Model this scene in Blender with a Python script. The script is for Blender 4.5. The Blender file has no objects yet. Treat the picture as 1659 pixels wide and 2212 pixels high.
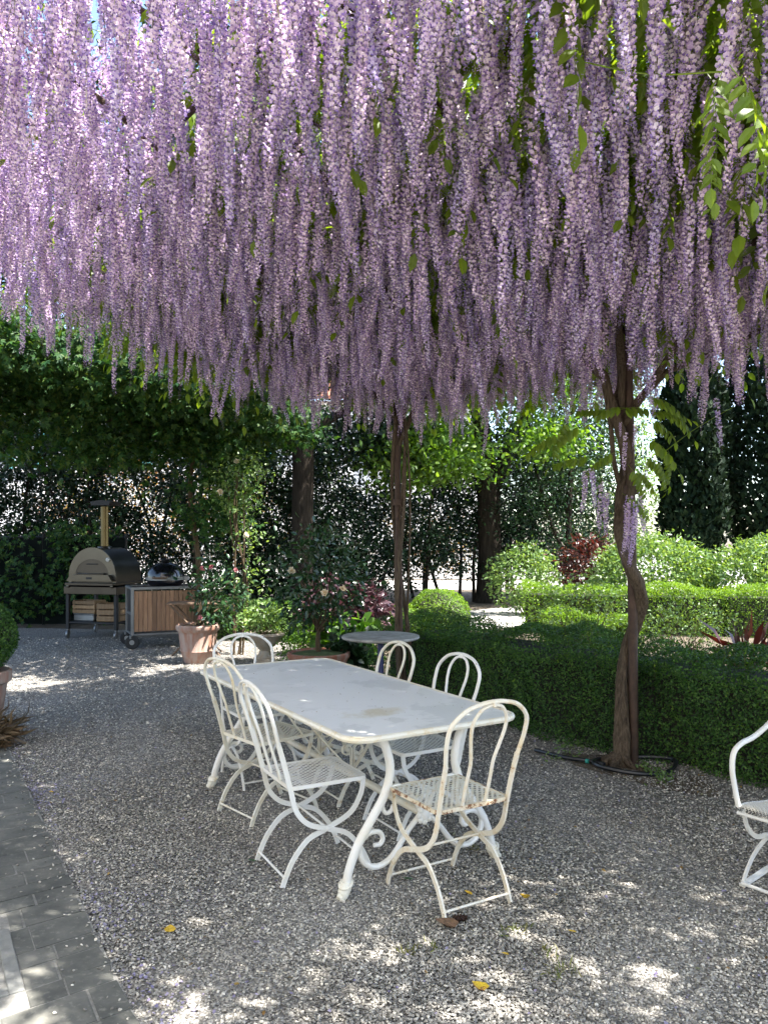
import bpy, bmesh, math, random
import numpy as np
from mathutils import Vector, Matrix, Euler

random.seed(7)
RNG = np.random.default_rng(11)
SC = bpy.context.scene
COL = SC.collection
R = math.radians

# ------------------------------------------------------------------ camera, sky, sun, exposure
cam_d = bpy.data.cameras.new('camera')
cam = bpy.data.objects.new('camera', cam_d); COL.objects.link(cam)
cam.location = (0, 0, 1.6); cam.rotation_euler = (R(90), 0, 0)
cam_d.sensor_fit = 'VERTICAL'; cam_d.sensor_height = 36; cam_d.sensor_width = 27
cam_d.lens = 36 * 1700 / 2212; cam_d.shift_y = 54 / 2212
cam_d.clip_start = 0.05; cam_d.clip_end = 600
SC.camera = cam

SUN_EL, SUN_AZ = R(60), R(108)            # azimuth measured from +Y towards +X
wd = bpy.data.worlds.new('World'); SC.world = wd; wd.use_nodes = True
nt = wd.node_tree; nt.nodes.clear()
o_ = nt.nodes.new('ShaderNodeOutputWorld'); b_ = nt.nodes.new('ShaderNodeBackground'); s_ = nt.nodes.new('ShaderNodeTexSky')
s_.sky_type = 'NISHITA'; s_.sun_disc = False; s_.sun_elevation = SUN_EL; s_.sun_rotation = SUN_AZ
s_.air_density = 1.0; s_.dust_density = 1.2
b_.inputs['Strength'].default_value = 0.125
nt.links.new(s_.outputs[0], b_.inputs[0]); nt.links.new(b_.outputs[0], o_.inputs[0])
to_sun = Vector((math.sin(SUN_AZ) * math.cos(SUN_EL), math.cos(SUN_AZ) * math.cos(SUN_EL), math.sin(SUN_EL)))
sl = bpy.data.lights.new('sun', 'SUN'); sl.energy = 5.0; sl.angle = R(0.55); sl.color = (1.0, 0.96, 0.90)
so = bpy.data.objects.new('sun', sl); COL.objects.link(so)
so.rotation_euler = (-to_sun).to_track_quat('-Z', 'Y').to_euler(); so.location = to_sun * 30
SC.view_settings.view_transform = 'Standard'; SC.view_settings.look = 'None'
SC.view_settings.exposure = 2.2; SC.view_settings.gamma = 1.0; SC.view_settings.use_curve_mapping = False
SC.cycles.use_denoising = True
SC.cycles.max_bounces = 10; SC.cycles.diffuse_bounces = 5; SC.cycles.transmission_bounces = 6
SC.cycles.glossy_bounces = 3; SC.cycles.caustics_reflective = False; SC.cycles.caustics_refractive = False
SC.cycles.sample_clamp_indirect = 6.0

# ------------------------------------------------------------------ site axes (metres; camera stands by the house)
POST_A = np.array([1.76, 5.55]); POST_B = np.array([0.155, 7.5])
DV = np.array([-0.634, 0.773])           # along the pergola's post line, away from the camera
NV = np.array([0.773, 0.634])            # across it, away from the house
TC = np.array([-0.275, 4.467]); TD = np.array([-0.513, 0.858]); TN = np.array([0.858, 0.513])   # table centre and axes
def site(t, s): return POST_A + DV * t - NV * s

# ------------------------------------------------------------------ mesh helpers
class MB:
    def __init__(self): self.v = []; self.f = []; self.n = 0; self.mi = []
    def add(self, v, f, mi=0):
        v = np.asarray(v, float); self.v.append(v)
        for q in f: self.f.append(tuple(int(i) + self.n for i in q)); self.mi.append(mi)
        self.n += len(v)
    def box(self, c, size, rot=0.0, mi=0, bev=0.0):
        c = np.array(c, float); s = np.array(size, float) / 2
        if bev <= 0:
            v = np.array([[x, y, z] for z in (-1, 1) for y in (-1, 1) for x in (-1, 1)], float) * s
            f = [(0, 2, 3, 1), (4, 5, 7, 6), (0, 1, 5, 4), (2, 6, 7, 3), (0, 4, 6, 2), (1, 3, 7, 5)]
        else:
            b = min(bev, s.min() * .9); rings = []
            for z, k in ((-s[2], b), (-s[2] + b, 0), (s[2] - b, 0), (s[2], b)):
                x, y = s[0] - k, s[1] - k
                rings.append([(-x, -y + b, z), (-x + b, -y, z), (x - b, -y, z), (x, -y + b, z), (x, y - b, z), (x - b, y, z), (-x + b, y, z), (-x, y - b, z)])
            v = np.array([p for r in rings for p in r], float); f = [tuple(range(7, -1, -1)), tuple(range(24, 32))]
            for r in range(3):
                for i in range(8): j = (i + 1) % 8; f.append((r * 8 + i, r * 8 + j, r * 8 + 8 + j, r * 8 + 8 + i))
        ca, sa = math.cos(rot), math.sin(rot)
        v = v @ np.array([[ca, sa, 0], [-sa, ca, 0], [0, 0, 1]]) + c
        self.add(v, f, mi); return self
    def sweep(self, pts, rad, seg=8, res=6, plane=None, rect=None, mi=0, cap=True, closed=False, smooth_path=True, lobe=0.0, twist=.25):
        P = np.array(pts, float); rr = np.array(rad if np.ndim(rad) else [rad] * len(P), float)
        if smooth_path: P, rr = catmull(P, rr, res, closed)
        n = len(P)
        if closed: T = np.roll(P, -1, 0) - np.roll(P, 1, 0)
        else: T = np.gradient(P, axis=0)
        T /= np.linalg.norm(T, axis=1)[:, None] + 1e-12
        if plane is not None:
            B = np.tile(np.array(plane, float), (n, 1)); N = np.cross(B, T); N /= np.linalg.norm(N, axis=1)[:, None] + 1e-9
        else:
            N = np.zeros_like(T); u = np.array([0, 0, 1.]) if abs(T[0][2]) < .9 else np.array([1., 0, 0])
            a = np.cross(T[0], u); a /= np.linalg.norm(a); N[0] = a
            for i in range(1, n):
                a = a - T[i] * np.dot(a, T[i]); a /= np.linalg.norm(a) + 1e-9; N[i] = a
            B = np.cross(T, N)
        if rect is not None:
            w, h = rect; sec = np.array([(-w, -h), (w, -h), (w, h), (-w, h)]) / 2; sec = sec / 1.0; mul = np.ones(n); k = 4
            mul = rr / (rr.max() + 1e-9)
        else:
            a = np.linspace(0, 2 * np.pi, seg, endpoint=False); sec = np.c_[np.cos(a), np.sin(a)]; mul = rr; k = seg
        if lobe and rect is None:
            ii = np.arange(n)[:, None]; rad_ = 1 + lobe * np.sin(3 * a[None] + ii * twist) + lobe * .5 * np.sin(5 * a[None] - ii * twist * 1.7 + 1) + lobe * .35 * np.sin(2 * a[None] + ii * .9) * np.sin(ii * .37)
            mul = mul[:, None] * rad_; mul = mul[:, :, None]
        else: mul = mul[:, None, None]
        V = P[:, None, :] + mul * (sec[None, :, :1] * N[:, None, :] + sec[None, :, 1:] * B[:, None, :])
        V = V.reshape(-1, 3); f = []
        for i in range(n if closed else n - 1):
            i2 = (i + 1) % n
            for j in range(k): j2 = (j + 1) % k; f.append((i * k + j, i * k + j2, i2 * k + j2, i2 * k + j))
        if cap and not closed: f += [tuple(range(k - 1, -1, -1)), tuple(range((n - 1) * k, n * k))]
        self.add(V, f, mi); return self
    def lathe(self, prof, seg=24, c=(0, 0, 0), mi=0, sx=1, sy=1, cap=True, wob=None):
        a = np.linspace(0, 2 * np.pi, seg, endpoint=False); V = []
        for r, z in prof:
            rr = np.full(seg, r) if wob is None else r * (1 + wob(a, z))
            V.append(np.c_[rr * np.cos(a) * sx, rr * np.sin(a) * sy, np.full(seg, z)])
        V = np.concatenate(V) + np.array(c, float); f = []
        for i in range(len(prof) - 1):
            for j in range(seg): j2 = (j + 1) % seg; f.append((i * seg + j, i * seg + j2, i * seg + seg + j2, i * seg + seg + j))
        if cap: f += [tuple(range(seg - 1, -1, -1)), tuple(range((len(prof) - 1) * seg, len(prof) * seg))]
        self.add(V, f, mi); return self
    def prism(self, poly, axis_pts, mi=0):          # polygon (k,3) copied at offset vectors
        k = len(poly); V = np.concatenate([np.array(poly, float) + np.array(o, float) for o in axis_pts]); f = []
        for i in range(len(axis_pts) - 1):
            for j in range(k): j2 = (j + 1) % k; f.append((i * k + j, i * k + j2, i * k + k + j2, i * k + k + j))
        f += [tuple(range(k - 1, -1, -1)), tuple(range((len(axis_pts) - 1) * k, len(axis_pts) * k))]
        self.add(V, f, mi); return self
    def mesh(self, name, mats, smooth=False):
        m = bpy.data.meshes.new(name); m.from_pydata(np.concatenate(self.v).tolist(), [], self.f)
        for x in (mats if isinstance(mats, (list, tuple)) else [mats]): m.materials.append(x)
        if any(self.mi): m.polygons.foreach_set('material_index', self.mi)
        if smooth: m.polygons.foreach_set('use_smooth', [True] * len(m.polygons))
        m.update()
        if smooth:
            try: m.set_sharp_from_angle(angle=R(40))
            except Exception: pass
        return m

def catmull(P, rr, res, closed=False):
    n = len(P)
    if closed: Q = np.vstack([P[-1:], P, P[:2]]); q = np.r_[rr[-1], rr, rr[:2]]; m = n
    else: Q = np.vstack([2 * P[0] - P[1], P, 2 * P[-1] - P[-2]]); q = np.r_[rr[0], rr, rr[-1]]; m = n - 1
    out = []; ro = []
    for i in range(m):
        p0, p1, p2, p3 = Q[i:i + 4]; r1, r2 = q[i + 1], q[i + 2]
        for t in np.linspace(0, 1, res, endpoint=False):
            out.append(.5 * ((2 * p1) + (-p0 + p2) * t + (2 * p0 - 5 * p1 + 4 * p2 - p3) * t * t + (-p0 + 3 * p1 - 3 * p2 + p3) * t ** 3)); ro.append(r1 + (r2 - r1) * t)
    if not closed: out.append(P[-1]); ro.append(rr[-1])
    return np.array(out), np.array(ro)

def obj(name, mesh, parent=None, loc=None):
    o = bpy.data.objects.new(name, mesh); COL.objects.link(o)
    if parent is not None: o.parent = parent
    if loc is not None: o.location = loc
    return o
def part(name, mb, mat, parent=None, smooth=False, label=None, kind=None):
    o = obj(name, mb.mesh(name, mat, smooth), parent)
    if label: o['label'] = label
    if kind: o['kind'] = kind
    return o
def tag(o, label=None, cat=None, group=None, kind=None):
    if label: o['label'] = label
    if cat: o['category'] = cat
    if group: o['group'] = group
    if kind: o['kind'] = kind
    return o
def thing(name, label, cat, loc=(0, 0, 0), rotz=0.0, group=None):
    o = bpy.data.objects.new(name, None); COL.objects.link(o); o.empty_display_size = .1
    o.location = loc; o.rotation_euler = (0, 0, rotz)
    return tag(o, label, cat, group)
def copy_tree(o, parent=None):
    c = o.copy(); COL.objects.link(c); c.parent = parent
    for ch in o.children: copy_tree(ch, c)
    return c
def heading(v): return math.atan2(-v[0], v[1])       # rotation that turns local +Y to the plan vector v

def big_mesh(name, V, F, mats, mi=None, smooth=False):
    """V (n,3), F (m,k) all polygons with k corners"""
    m = bpy.data.meshes.new(name); V = np.ascontiguousarray(V, np.float32); F = np.ascontiguousarray(F, np.int32)
    k = F.shape[1]
    m.vertices.add(len(V)); m.vertices.foreach_set('co', V.ravel())
    m.loops.add(F.size); m.loops.foreach_set('vertex_index', F.ravel())
    m.polygons.add(len(F)); m.polygons.foreach_set('loop_start', np.arange(0, F.size, k, dtype=np.int32))
    for x in (mats if isinstance(mats, (list, tuple)) else [mats]): m.materials.append(x)
    if mi is not None: m.polygons.foreach_set('material_index', np.asarray(mi, np.int32))
    if smooth: m.polygons.foreach_set('use_smooth', np.ones(len(F), bool))
    m.update(calc_edges=True); m.validate()
    return m

LEAF = {
 'diamond': (np.array([(0, 0, 0), (.30, .45, .07), (0, 1, -.04), (-.30, .45, .07)]), np.array([(0, 1, 2), (0, 2, 3)])),
 'oval': (np.array([(0, 0, 0), (.22, .28, .06), (.21, .66, .04), (0, 1, -.10), (-.21, .66, .04), (-.22, .28, .06), (0, .5, -.02)]),
          np.array([(0, 1, 6), (1, 2, 6), (2, 3, 6), (3, 4, 6), (4, 5, 6), (5, 0, 6)])),
 'heart': (np.array([(0, 0, 0), (.34, -.06, .05), (.5, .3, .06), (.33, .7, 0), (0, 1.05, -.12), (-.33, .7, 0), (-.5, .3, .06), (-.34, -.06, .05), (0, .4, -.04)]),
           np.array([(0, 1, 8), (1, 2, 8), (2, 3, 8), (3, 4, 8), (4, 5, 8), (5, 6, 8), (6, 7, 8), (7, 0, 8)])),
 'strap': (np.array([(-.045, 0, 0), (.045, 0, 0), (.06, .5, .10), (-.06, .5, .10), (0, 1, -.05)]), np.array([(0, 1, 2), (0, 2, 3), (3, 2, 4)])),
}
def _palm():
    V = []; F = []
    for a, l in ((-75, .7), (-38, .9), (0, 1.0), (38, .9), (75, .7)):
        a = R(a); d = np.array([math.sin(a), math.cos(a), -.1]); p = np.array([math.cos(a), -math.sin(a), 0]); n = len(V)
        V += [d * .06, d * .5 * l + p * .21 * l + (0, 0, .03), d * l - (0, 0, .08), d * .5 * l - p * .21 * l + (0, 0, .03)]; F += [(n, n + 1, n + 2), (n, n + 2, n + 3)]
    return np.array(V), np.array(F)
LEAF['palm'] = _palm()

def unit(v): return v / (np.linalg.norm(v, axis=-1, keepdims=True) + 1e-9)
def leaf_arrays(P, size, normal=None, spread=1.0, shape='diamond', axis=None, axis_spread=1.0, rng=RNG):
    """leaves at P: blade normals scattered about `normal`, stalk-to-tip axis scattered about `axis`"""
    P = np.asarray(P, float); n = len(P); T, F = LEAF[shape]
    Z = rng.normal(size=(n, 3)) * spread
    Z = unit(Z + (np.zeros(3) if normal is None else np.asarray(normal, float)))
    A = rng.normal(size=(n, 3)) * axis_spread + (np.zeros(3) if axis is None else np.asarray(axis, float))
    Y = unit(A - Z * np.sum(A * Z, 1, keepdims=True)); X = np.cross(Y, Z)
    s = np.broadcast_to(np.asarray(size, float), (n,)) * rng.uniform(.7, 1.25, n)
    V = P[:, None, :] + s[:, None, None] * (T[None, :, :1] * X[:, None] + T[None, :, 1:2] * Y[:, None] + T[None, :, 2:] * Z[:, None])
    FF = (F[None] + (np.arange(n) * len(T))[:, None, None]).reshape(-1, F.shape[1])
    return V.reshape(-1, 3), FF
def leaves(name, P, size, mat, parent=None, **kw):
    V, F = leaf_arrays(P, size, **kw)
    return obj(name, big_mesh(name, V, F, mat), parent)
def clumps(centres, per, sig, rng=RNG):
    c = np.repeat(np.asarray(centres, float), per, axis=0)
    return c + rng.normal(size=c.shape) * np.asarray(sig)
def ellipsoid_pts(n, c, r, inner=.5, rng=RNG, zmin=None):
    d = unit(rng.normal(size=(n, 3))); k = rng.uniform(inner ** 3, 1, n) ** (1 / 3)
    p = np.array(c) + d * k[:, None] * np.array(r)
    return p if zmin is None else p[p[:, 2] > zmin]

# ------------------------------------------------------------------ materials
MAT = {}
def new_mat(name):
    m = bpy.data.materials.new(name); m.use_nodes = True; MAT[name] = m
    t = m.node_tree; t.nodes.clear()
    out = t.nodes.new('ShaderNodeOutputMaterial'); p = t.nodes.new('ShaderNodeBsdfPrincipled'); t.links.new(p.outputs[0], out.inputs[0])
    return m, t, p, out
def nd(t, typ, **kw):
    n = t.nodes.new(typ)
    for k, v in kw.items():
        if k in n.inputs: n.inputs[k].default_value = v
        else: setattr(n, k, v)
    return n
def ramp(t, fac, stops, interp='LINEAR'):
    r = t.nodes.new('ShaderNodeValToRGB'); r.color_ramp.interpolation = interp
    e = r.color_ramp.elements
    while len(e) < len(stops): e.new(.5)
    for q, (pos, c) in zip(e, stops): q.position = pos; q.color = (*c, 1) if len(c) == 3 else c
    t.links.new(fac, r.inputs[0]); return r
def coords(t, scale=(1, 1, 1), kind='Object'):
    c = t.nodes.new('ShaderNodeTexCoord'); m = t.nodes.new('ShaderNodeMapping'); m.inputs['Scale'].default_value = scale
    t.links.new(c.outputs[kind], m.inputs[0]); return m.outputs[0]
def noise(t, vec, scale, detail=4, rough=.6):
    n = nd(t, 'ShaderNodeTexNoise', Scale=scale, Detail=detail, Roughness=rough); t.links.new(vec, n.inputs['Vector']); return n.outputs['Fac']
def mixc(t, fac, a, b, mode='MIX'):
    m = t.nodes.new('ShaderNodeMix'); m.data_type = 'RGBA'; m.blend_type = mode
    for s, i in ((fac, 0), (a, 6), (b, 7)):
        if hasattr(s, 'links') or hasattr(s, 'is_output'): t.links.new(s, m.inputs[i])
        else: m.inputs[i].default_value = s if not isinstance(s, tuple) else ((*s, 1) if len(s) == 3 else s)
    return m.outputs[2]
def bump(t, p, h, strength=.3, dist=.01):
    b = nd(t, 'ShaderNodeBump', Strength=strength, Distance=dist); t.links.new(h, b.inputs['Height']); t.links.new(b.outputs[0], p.inputs['Normal'])

def foliage(name, cols, trans=.35, tcol=None, rough=.45, spec=.5, tint=False):
    m, t, p, out = new_mat(name)
    g = t.nodes.new('ShaderNodeNewGeometry')
    r = ramp(t, g.outputs['Random Per Island'], [(i / max(1, len(cols) - 1), c) for i, c in enumerate(cols)])
    p.inputs['Roughness'].default_value = rough; p.inputs['Specular IOR Level'].default_value = spec
    if not tint:
        class _G: outputs = [mixc(t, 1.0, r.outputs[0], ramp(t, noise(t, coords(t), 3.2, 4), [(.3, (.62, .66, .62)), (.5, (1, 1, 1)), (.72, (1.35, 1.22, 1.1))]).outputs[0], 'MULTIPLY')]
        r = _G
    if tint:
        oi = t.nodes.new('ShaderNodeObjectInfo'); tn = ramp(t, oi.outputs['Random'], [(0, (.86, .86, 1.0)), (.3, (1.0, .95, 1.0)), (.6, (1.06, .97, .98)), (.85, (1.1, 1.06, 1.04)), (1, (.92, .86, .96))])
        class _O: outputs = [mixc(t, 1.0, r.outputs[0], tn.outputs[0], 'MULTIPLY')]
        r = _O
    t.links.new(r.outputs[0], p.inputs['Base Color'])
    tr = t.nodes.new('ShaderNodeBsdfTranslucent')
    if tcol is None: t.links.new(mixc(t, 1.0, r.outputs[0], (1.9, 1.75, .55), 'MULTIPLY'), tr.inputs[0])
    else: t.links.new(mixc(t, 1.0, r.outputs[0], tcol, 'MULTIPLY'), tr.inputs[0])
    mx = t.nodes.new('ShaderNodeMixShader'); mx.inputs[0].default_value = trans
    t.links.new(p.outputs[0], mx.inputs[1]); t.links.new(tr.outputs[0], mx.inputs[2]); t.links.new(mx.outputs[0], out.inputs[0])
    return m
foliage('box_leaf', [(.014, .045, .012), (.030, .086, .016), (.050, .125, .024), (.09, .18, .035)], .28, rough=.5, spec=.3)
foliage('box_leaf_sun', [(.06, .13, .012), (.11, .21, .018), (.16, .26, .03)], .42, rough=.5, spec=.3)  # box leaf again, sunlight put into a brighter yellower colour; also loose shoots
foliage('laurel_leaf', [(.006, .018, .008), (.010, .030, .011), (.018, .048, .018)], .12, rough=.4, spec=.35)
foliage('creeper_leaf', [(.012, .044, .013), (.020, .066, .017), (.036, .095, .02), (.07, .11, .02)], .28, rough=.55, spec=.25)
foliage('lime_leaf', [(.05, .12, .018), (.08, .17, .02), (.12, .21, .03)], .45)
foliage('wisteria_leaf', [(.12, .20, .022), (.17, .26, .026), (.21, .29, .035)], .50)
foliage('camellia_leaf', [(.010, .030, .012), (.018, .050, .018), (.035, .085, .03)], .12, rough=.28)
foliage('shrub_leaf', [(.08, .15, .045), (.12, .21, .06), (.20, .29, .11)], .34, rough=.38)
foliage('hydrangea_leaf', [(.07, .16, .025), (.10, .21, .03)], .4)
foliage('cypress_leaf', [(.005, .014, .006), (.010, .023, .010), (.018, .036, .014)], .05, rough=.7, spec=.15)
foliage('purple_leaf', [(.030, .016, .022), (.055, .028, .036), (.11, .06, .07)], .15, tcol=(1.5, .8, .9), rough=.3)
foliage('red_leaf', [(.035, .012, .012), (.09, .024, .016), (.025, .014, .014), (.14, .06, .04)], .25, tcol=(1.8, .7, .5), rough=.3)
foliage('autumn_leaf', [(.16, .14, .03), (.25, .16, .03), (.28, .10, .05), (.12, .16, .03)], .4)
foliage('dry_grass', [(.10, .065, .035), (.16, .11, .06), (.07, .05, .03)], .1, tcol=(1, 1, 1))
foliage('grass_blade', [(.10, .14, .03), (.20, .18, .06)], .3)
foliage('fallen_petal', [(.25, .22, .36), (.33, .30, .42), (.16, .14, .25)], .2, tcol=(1, 1, 1))
foliage('litter', [(.10, .05, .025), (.30, .19, .04), (.16, .10, .05), (.40, .36, .28), (.06, .10, .03)], .1, tcol=(1, 1, 1))
# wisteria flowers: pale standards, violet keels
foliage('standard_petal', [(.66, .53, .70), (.77, .67, .78), (.57, .44, .67), (.84, .79, .80), (.70, .58, .73), (.87, .83, .79)], .34, tcol=(1.02, .98, 1.04), rough=.5, spec=.4, tint=True)
foliage('keel_petal', [(.31, .21, .55), (.41, .30, .61), (.25, .16, .49), (.50, .40, .64)], .30, tcol=(1.05, .96, 1.08), rough=.45, spec=.4, tint=True)
foliage('cream_petal', [(.75, .68, .50), (.8, .72, .58), (.75, .6, .42)], .3, tcol=(1, 1, 1))
foliage('pink_petal', [(.58, .20, .23), (.62, .28, .30), (.52, .15, .18)], .25, tcol=(1, 1, 1))

def simple(name, col, rough=.6, metal=0.0, var=.12, scale=6.0, bumpn=0.0, bscale=60, spec=.5):
    m, t, p, out = new_mat(name); v = coords(t)
    n = noise(t, v, scale); c0 = tuple(x * (1 - var) for x in col); c1 = tuple(min(1, x * (1 + var)) for x in col)
    t.links.new(ramp(t, n, [(.3, c0), (.7, c1)]).outputs[0], p.inputs['Base Color'])
    p.inputs['Roughness'].default_value = rough; p.inputs['Metallic'].default_value = metal; p.inputs['Specular IOR Level'].default_value = spec
    if bumpn: bump(t, p, noise(t, v, bscale, 6), bumpn, .01)
    return m
def bark(name, c0, c1, sc=(14, 14, 2.2), strength=.8):
    m, t, p, out = new_mat(name); v = coords(t, sc)
    n = noise(t, v, 2.2, 8, .7)
    t.links.new(ramp(t, n, [(.32, c0), (.68, c1)]).outputs[0], p.inputs['Base Color'])
    p.inputs['Roughness'].default_value = .9; p.inputs['Specular IOR Level'].default_value = .2; bump(t, p, n, strength, .03); return m
bark('bark_wisteria', (.040, .027, .018), (.18, .135, .092), (34, 34, 5), 1.0)
bark('bark_tree', (.012, .009, .007), (.052, .041, .031), (9, 9, 1.3), 1.0)
bark('bark_stem', (.05, .035, .02), (.12, .085, .05), (20, 20, 4))
simple('rusty_pipe', (.062, .036, .024), .75, .2, .35, 14, .25, 120)
simple('black_iron', (.018, .018, .02), .5, .4, .2)
simple('black_plastic', (.010, .010, .011), .45, 0, .2)
simple('rubber', (.018, .018, .018), .8)
simple('steel', (.105, .098, .085), .28, 1.0, .12, 3, .05, 200)
simple('dark_steel', (.07, .063, .055), .33, 1.0, .15, 3)
simple('brass_steel', (.13, .10, .05), .38, 1.0, .1, 3)
simple('galvanised', (.22, .225, .23), .45, .8, .15)
simple('kamado_glaze', (.006, .006, .009), .12, 0, .2, spec=.7)
simple('blue_iron', (.020, .026, .085), .5, .2, .25)
simple('soil', (.050, .036, .024), .95, 0, .5, 18, .8, 60, .1)
simple('fence_cloth', (.006, .009, .008), .9, 0, .25, 10, spec=.1)
simple('pillar_stone', (.045, .038, .028), .85, 0, .25, 5, .3)
simple('gauge_glass', (.5, .5, .48), .2, 0, .1)
simple('moss', (.05, .075, .018), .9, 0, .5, 30, .8, 80)
simple('hose', (.012, .013, .016), .4, 0, .2)
simple('teal_tie', (.02, .22, .18), .6)
simple('twigs', (.016, .016, .009), .9, 0, .4, 20)
simple('concrete_frame', (.20, .20, .185), .85, 0, .15, 30, .3, 200)
simple('coir', (.075, .055, .045), .95, 0, .4, 90, 1.0, 300, .1)
simple('cone_scale', (.035, .016, .010), .8, 0, .4, 60)
simple('house_wall', (.80, .78, .74), .9, 0, .05, 1.5)
simple('house_wall_warm', (.62, .46, .33), .9, 0, .12, 2)
simple('roof_tile', (.30, .12, .07), .9, 0, .25, 4)
simple('teal_shutter', (.10, .36, .34), .6, 0, .1)
simple('road', (.42, .40, .37), .9, 0, .1, 2)
simple('leaf_yellow', (.52, .33, .03), .55, 0, .25, 40)
simple('leaf_brown', (.15, .085, .045), .7, 0, .35, 60, .4, 150)
simple('leaf_green_fallen', (.035, .08, .03), .6, 0, .3, 40)

def wood(name, c0, c1, rough=.7):
    m, t, p, out = new_mat(name); v = coords(t, (30, 30, 2.2)); n = noise(t, v, 1.5, 8, .65)
    g = t.nodes.new('ShaderNodeObjectInfo')
    c = ramp(t, n, [(.3, c0), (.7, c1)]).outputs[0]
    hs = nd(t, 'ShaderNodeHueSaturation'); t.links.new(c, hs.inputs['Color'])
    mr = nd(t, 'ShaderNodeMapRange'); mr.inputs[3].default_value = .7; mr.inputs[4].default_value = 1.25; t.links.new(g.outputs['Random'], mr.inputs[0]); t.links.new(mr.outputs[0], hs.inputs['Value'])
    t.links.new(hs.outputs[0], p.inputs['Base Color']); p.inputs['Roughness'].default_value = rough; bump(t, p, n, .2, .004); return m
wood('cart_wood', (.17, .085, .045), (.34, .20, .115)); wood('crate_wood', (.20, .12, .06), (.32, .21, .11)); wood('old_wood', (.10, .06, .035), (.20, .13, .085))

def terracotta(name, c, pale, f):
    m, t, p, out = new_mat(name); v = coords(t); n = noise(t, v, 4, 6, .65); n2 = noise(t, coords(t, (6, 6, 1.2)), 3, 5)
    a = ramp(t, n, [(.35, c), (.65, tuple(x * 1.25 for x in c))]).outputs[0]
    k = ramp(t, n2, [(.5 - f * .3, (0, 0, 0)), (.62, (1, 1, 1))]).outputs[0]
    t.links.new(mixc(t, k, a, pale), p.inputs['Base Color']); p.inputs['Roughness'].default_value = .9; bump(t, p, n, .25, .01)
terracotta('terracotta', (.26, .12, .075), (.34, .26, .22), .6); terracotta('terracotta_dark', (.22, .085, .048), (.25, .17, .13), .1)
terracotta('stone_urn', (.30, .23, .16), (.40, .36, .30), .6)

def paint(name, base, cream, rust, seed=0.0):
    m, t, p, out = new_mat(name); v = coords(t); mp = t.nodes.new('ShaderNodeMapping'); mp.inputs['Location'].default_value = (seed, seed * .7, 0); t.links.new(v, mp.inputs[0]); v = mp.outputs[0]
    n1 = noise(t, v, 7, 5); n2 = noise(t, v, 24, 9, .72); n3 = noise(t, v, 90, 4)
    a = mixc(t, ramp(t, n1, [(.45, (0, 0, 0)), (.75, (1, 1, 1))]).outputs[0], base, cream)
    spots = ramp(t, n2, [(.72 - rust * .16, (0, 0, 0)), (.76 - rust * .16, (1, 1, 1))]).outputs[0]
    stain = ramp(t, n2, [(.58 - rust * .12, (0, 0, 0)), (.74 - rust * .1, (.75, .75, .75))]).outputs[0]
    a = mixc(t, stain, a, (cream[0] * .9, cream[1] * .72, cream[2] * .42)) if rust > .3 else a
    a = mixc(t, spots, a, (.16, .055, .02))
    t.links.new(a, p.inputs['Base Color']); p.inputs['Roughness'].default_value = .42; bump(t, p, n3, .06, .004); return m
paint('paint_white', (.72, .71, .68), (.68, .63, .52), 0.28)
paint('paint_cream', (.70, .67, .58), (.66, .58, .42), .36, 3)
paint('paint_rusty', (.70, .68, .60), (.67, .60, .44), .50, 5)
paint('paint_rusty_rim', (.66, .60, .48), (.60, .46, .28), 1.25, 7)
paint('paint_rusty_frame', (.72, .68, .59), (.66, .56, .39), .55, 9)

def table_paint():
    m, t, p, out = new_mat('table_top_paint'); v = coords(t); n1 = noise(t, v, 1.6, 5); n2 = noise(t, v, 5, 7); n3 = noise(t, v, 40, 6)
    a = mixc(t, ramp(t, n1, [(.52, (0, 0, 0)), (.545, (1, 1, 1))]).outputs[0], (.74, .74, .73), (.64, .645, .635))
    a = mixc(t, ramp(t, n2, [(.60, (0, 0, 0)), (.70, (.5, .5, .5))]).outputs[0], a, (.50, .50, .485))
    # ochre stain towards the near end
    s = t.nodes.new('ShaderNodeSeparateXYZ'); t.links.new(v, s.inputs[0])
    g = nd(t, 'ShaderNodeTexGradient', gradient_type='SPHERICAL'); mp = t.nodes.new('ShaderNodeMapping'); mp.inputs['Location'].default_value = (.30, 3.3, 0); mp.inputs['Scale'].default_value = (2.6, 5.2, 0)
    t.links.new(v, mp.inputs[0]); t.links.new(mp.outputs[0], g.inputs[0])
    mm = nd(t, 'ShaderNodeMath', operation='MULTIPLY'); t.links.new(g.outputs['Fac'], mm.inputs[0]); t.links.new(noise(t, v, 9, 6), mm.inputs[1])
    a = mixc(t, ramp(t, mm.outputs[0], [(.26, (0, 0, 0)), (.44, (.6, .6, .6))]).outputs[0], a, (.50, .41, .22))
    a = mixc(t, ramp(t, n3, [(.735, (0, 0, 0)), (.75, (1, 1, 1))]).outputs[0], a, (.25, .22, .20))
    t.links.new(a, p.inputs['Base Color']); t.links.new(ramp(t, n2, [(.3, (.32,) * 3), (.7, (.5,) * 3)]).outputs[0], p.inputs['Roughness']); bump(t, p, n3, .04, .003)
table_paint()
def marble():
    m, t, p, out = new_mat('weathered_marble'); v = coords(t); n = noise(t, v, 9, 8, .7)
    t.links.new(ramp(t, n, [(.3, (.13, .12, .11)), (.5, (.26, .25, .23)), (.7, (.42, .41, .39))]).outputs[0], p.inputs['Base Color']); p.inputs['Roughness'].default_value = .6; bump(t, p, n, .1, .004)
marble()
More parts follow.
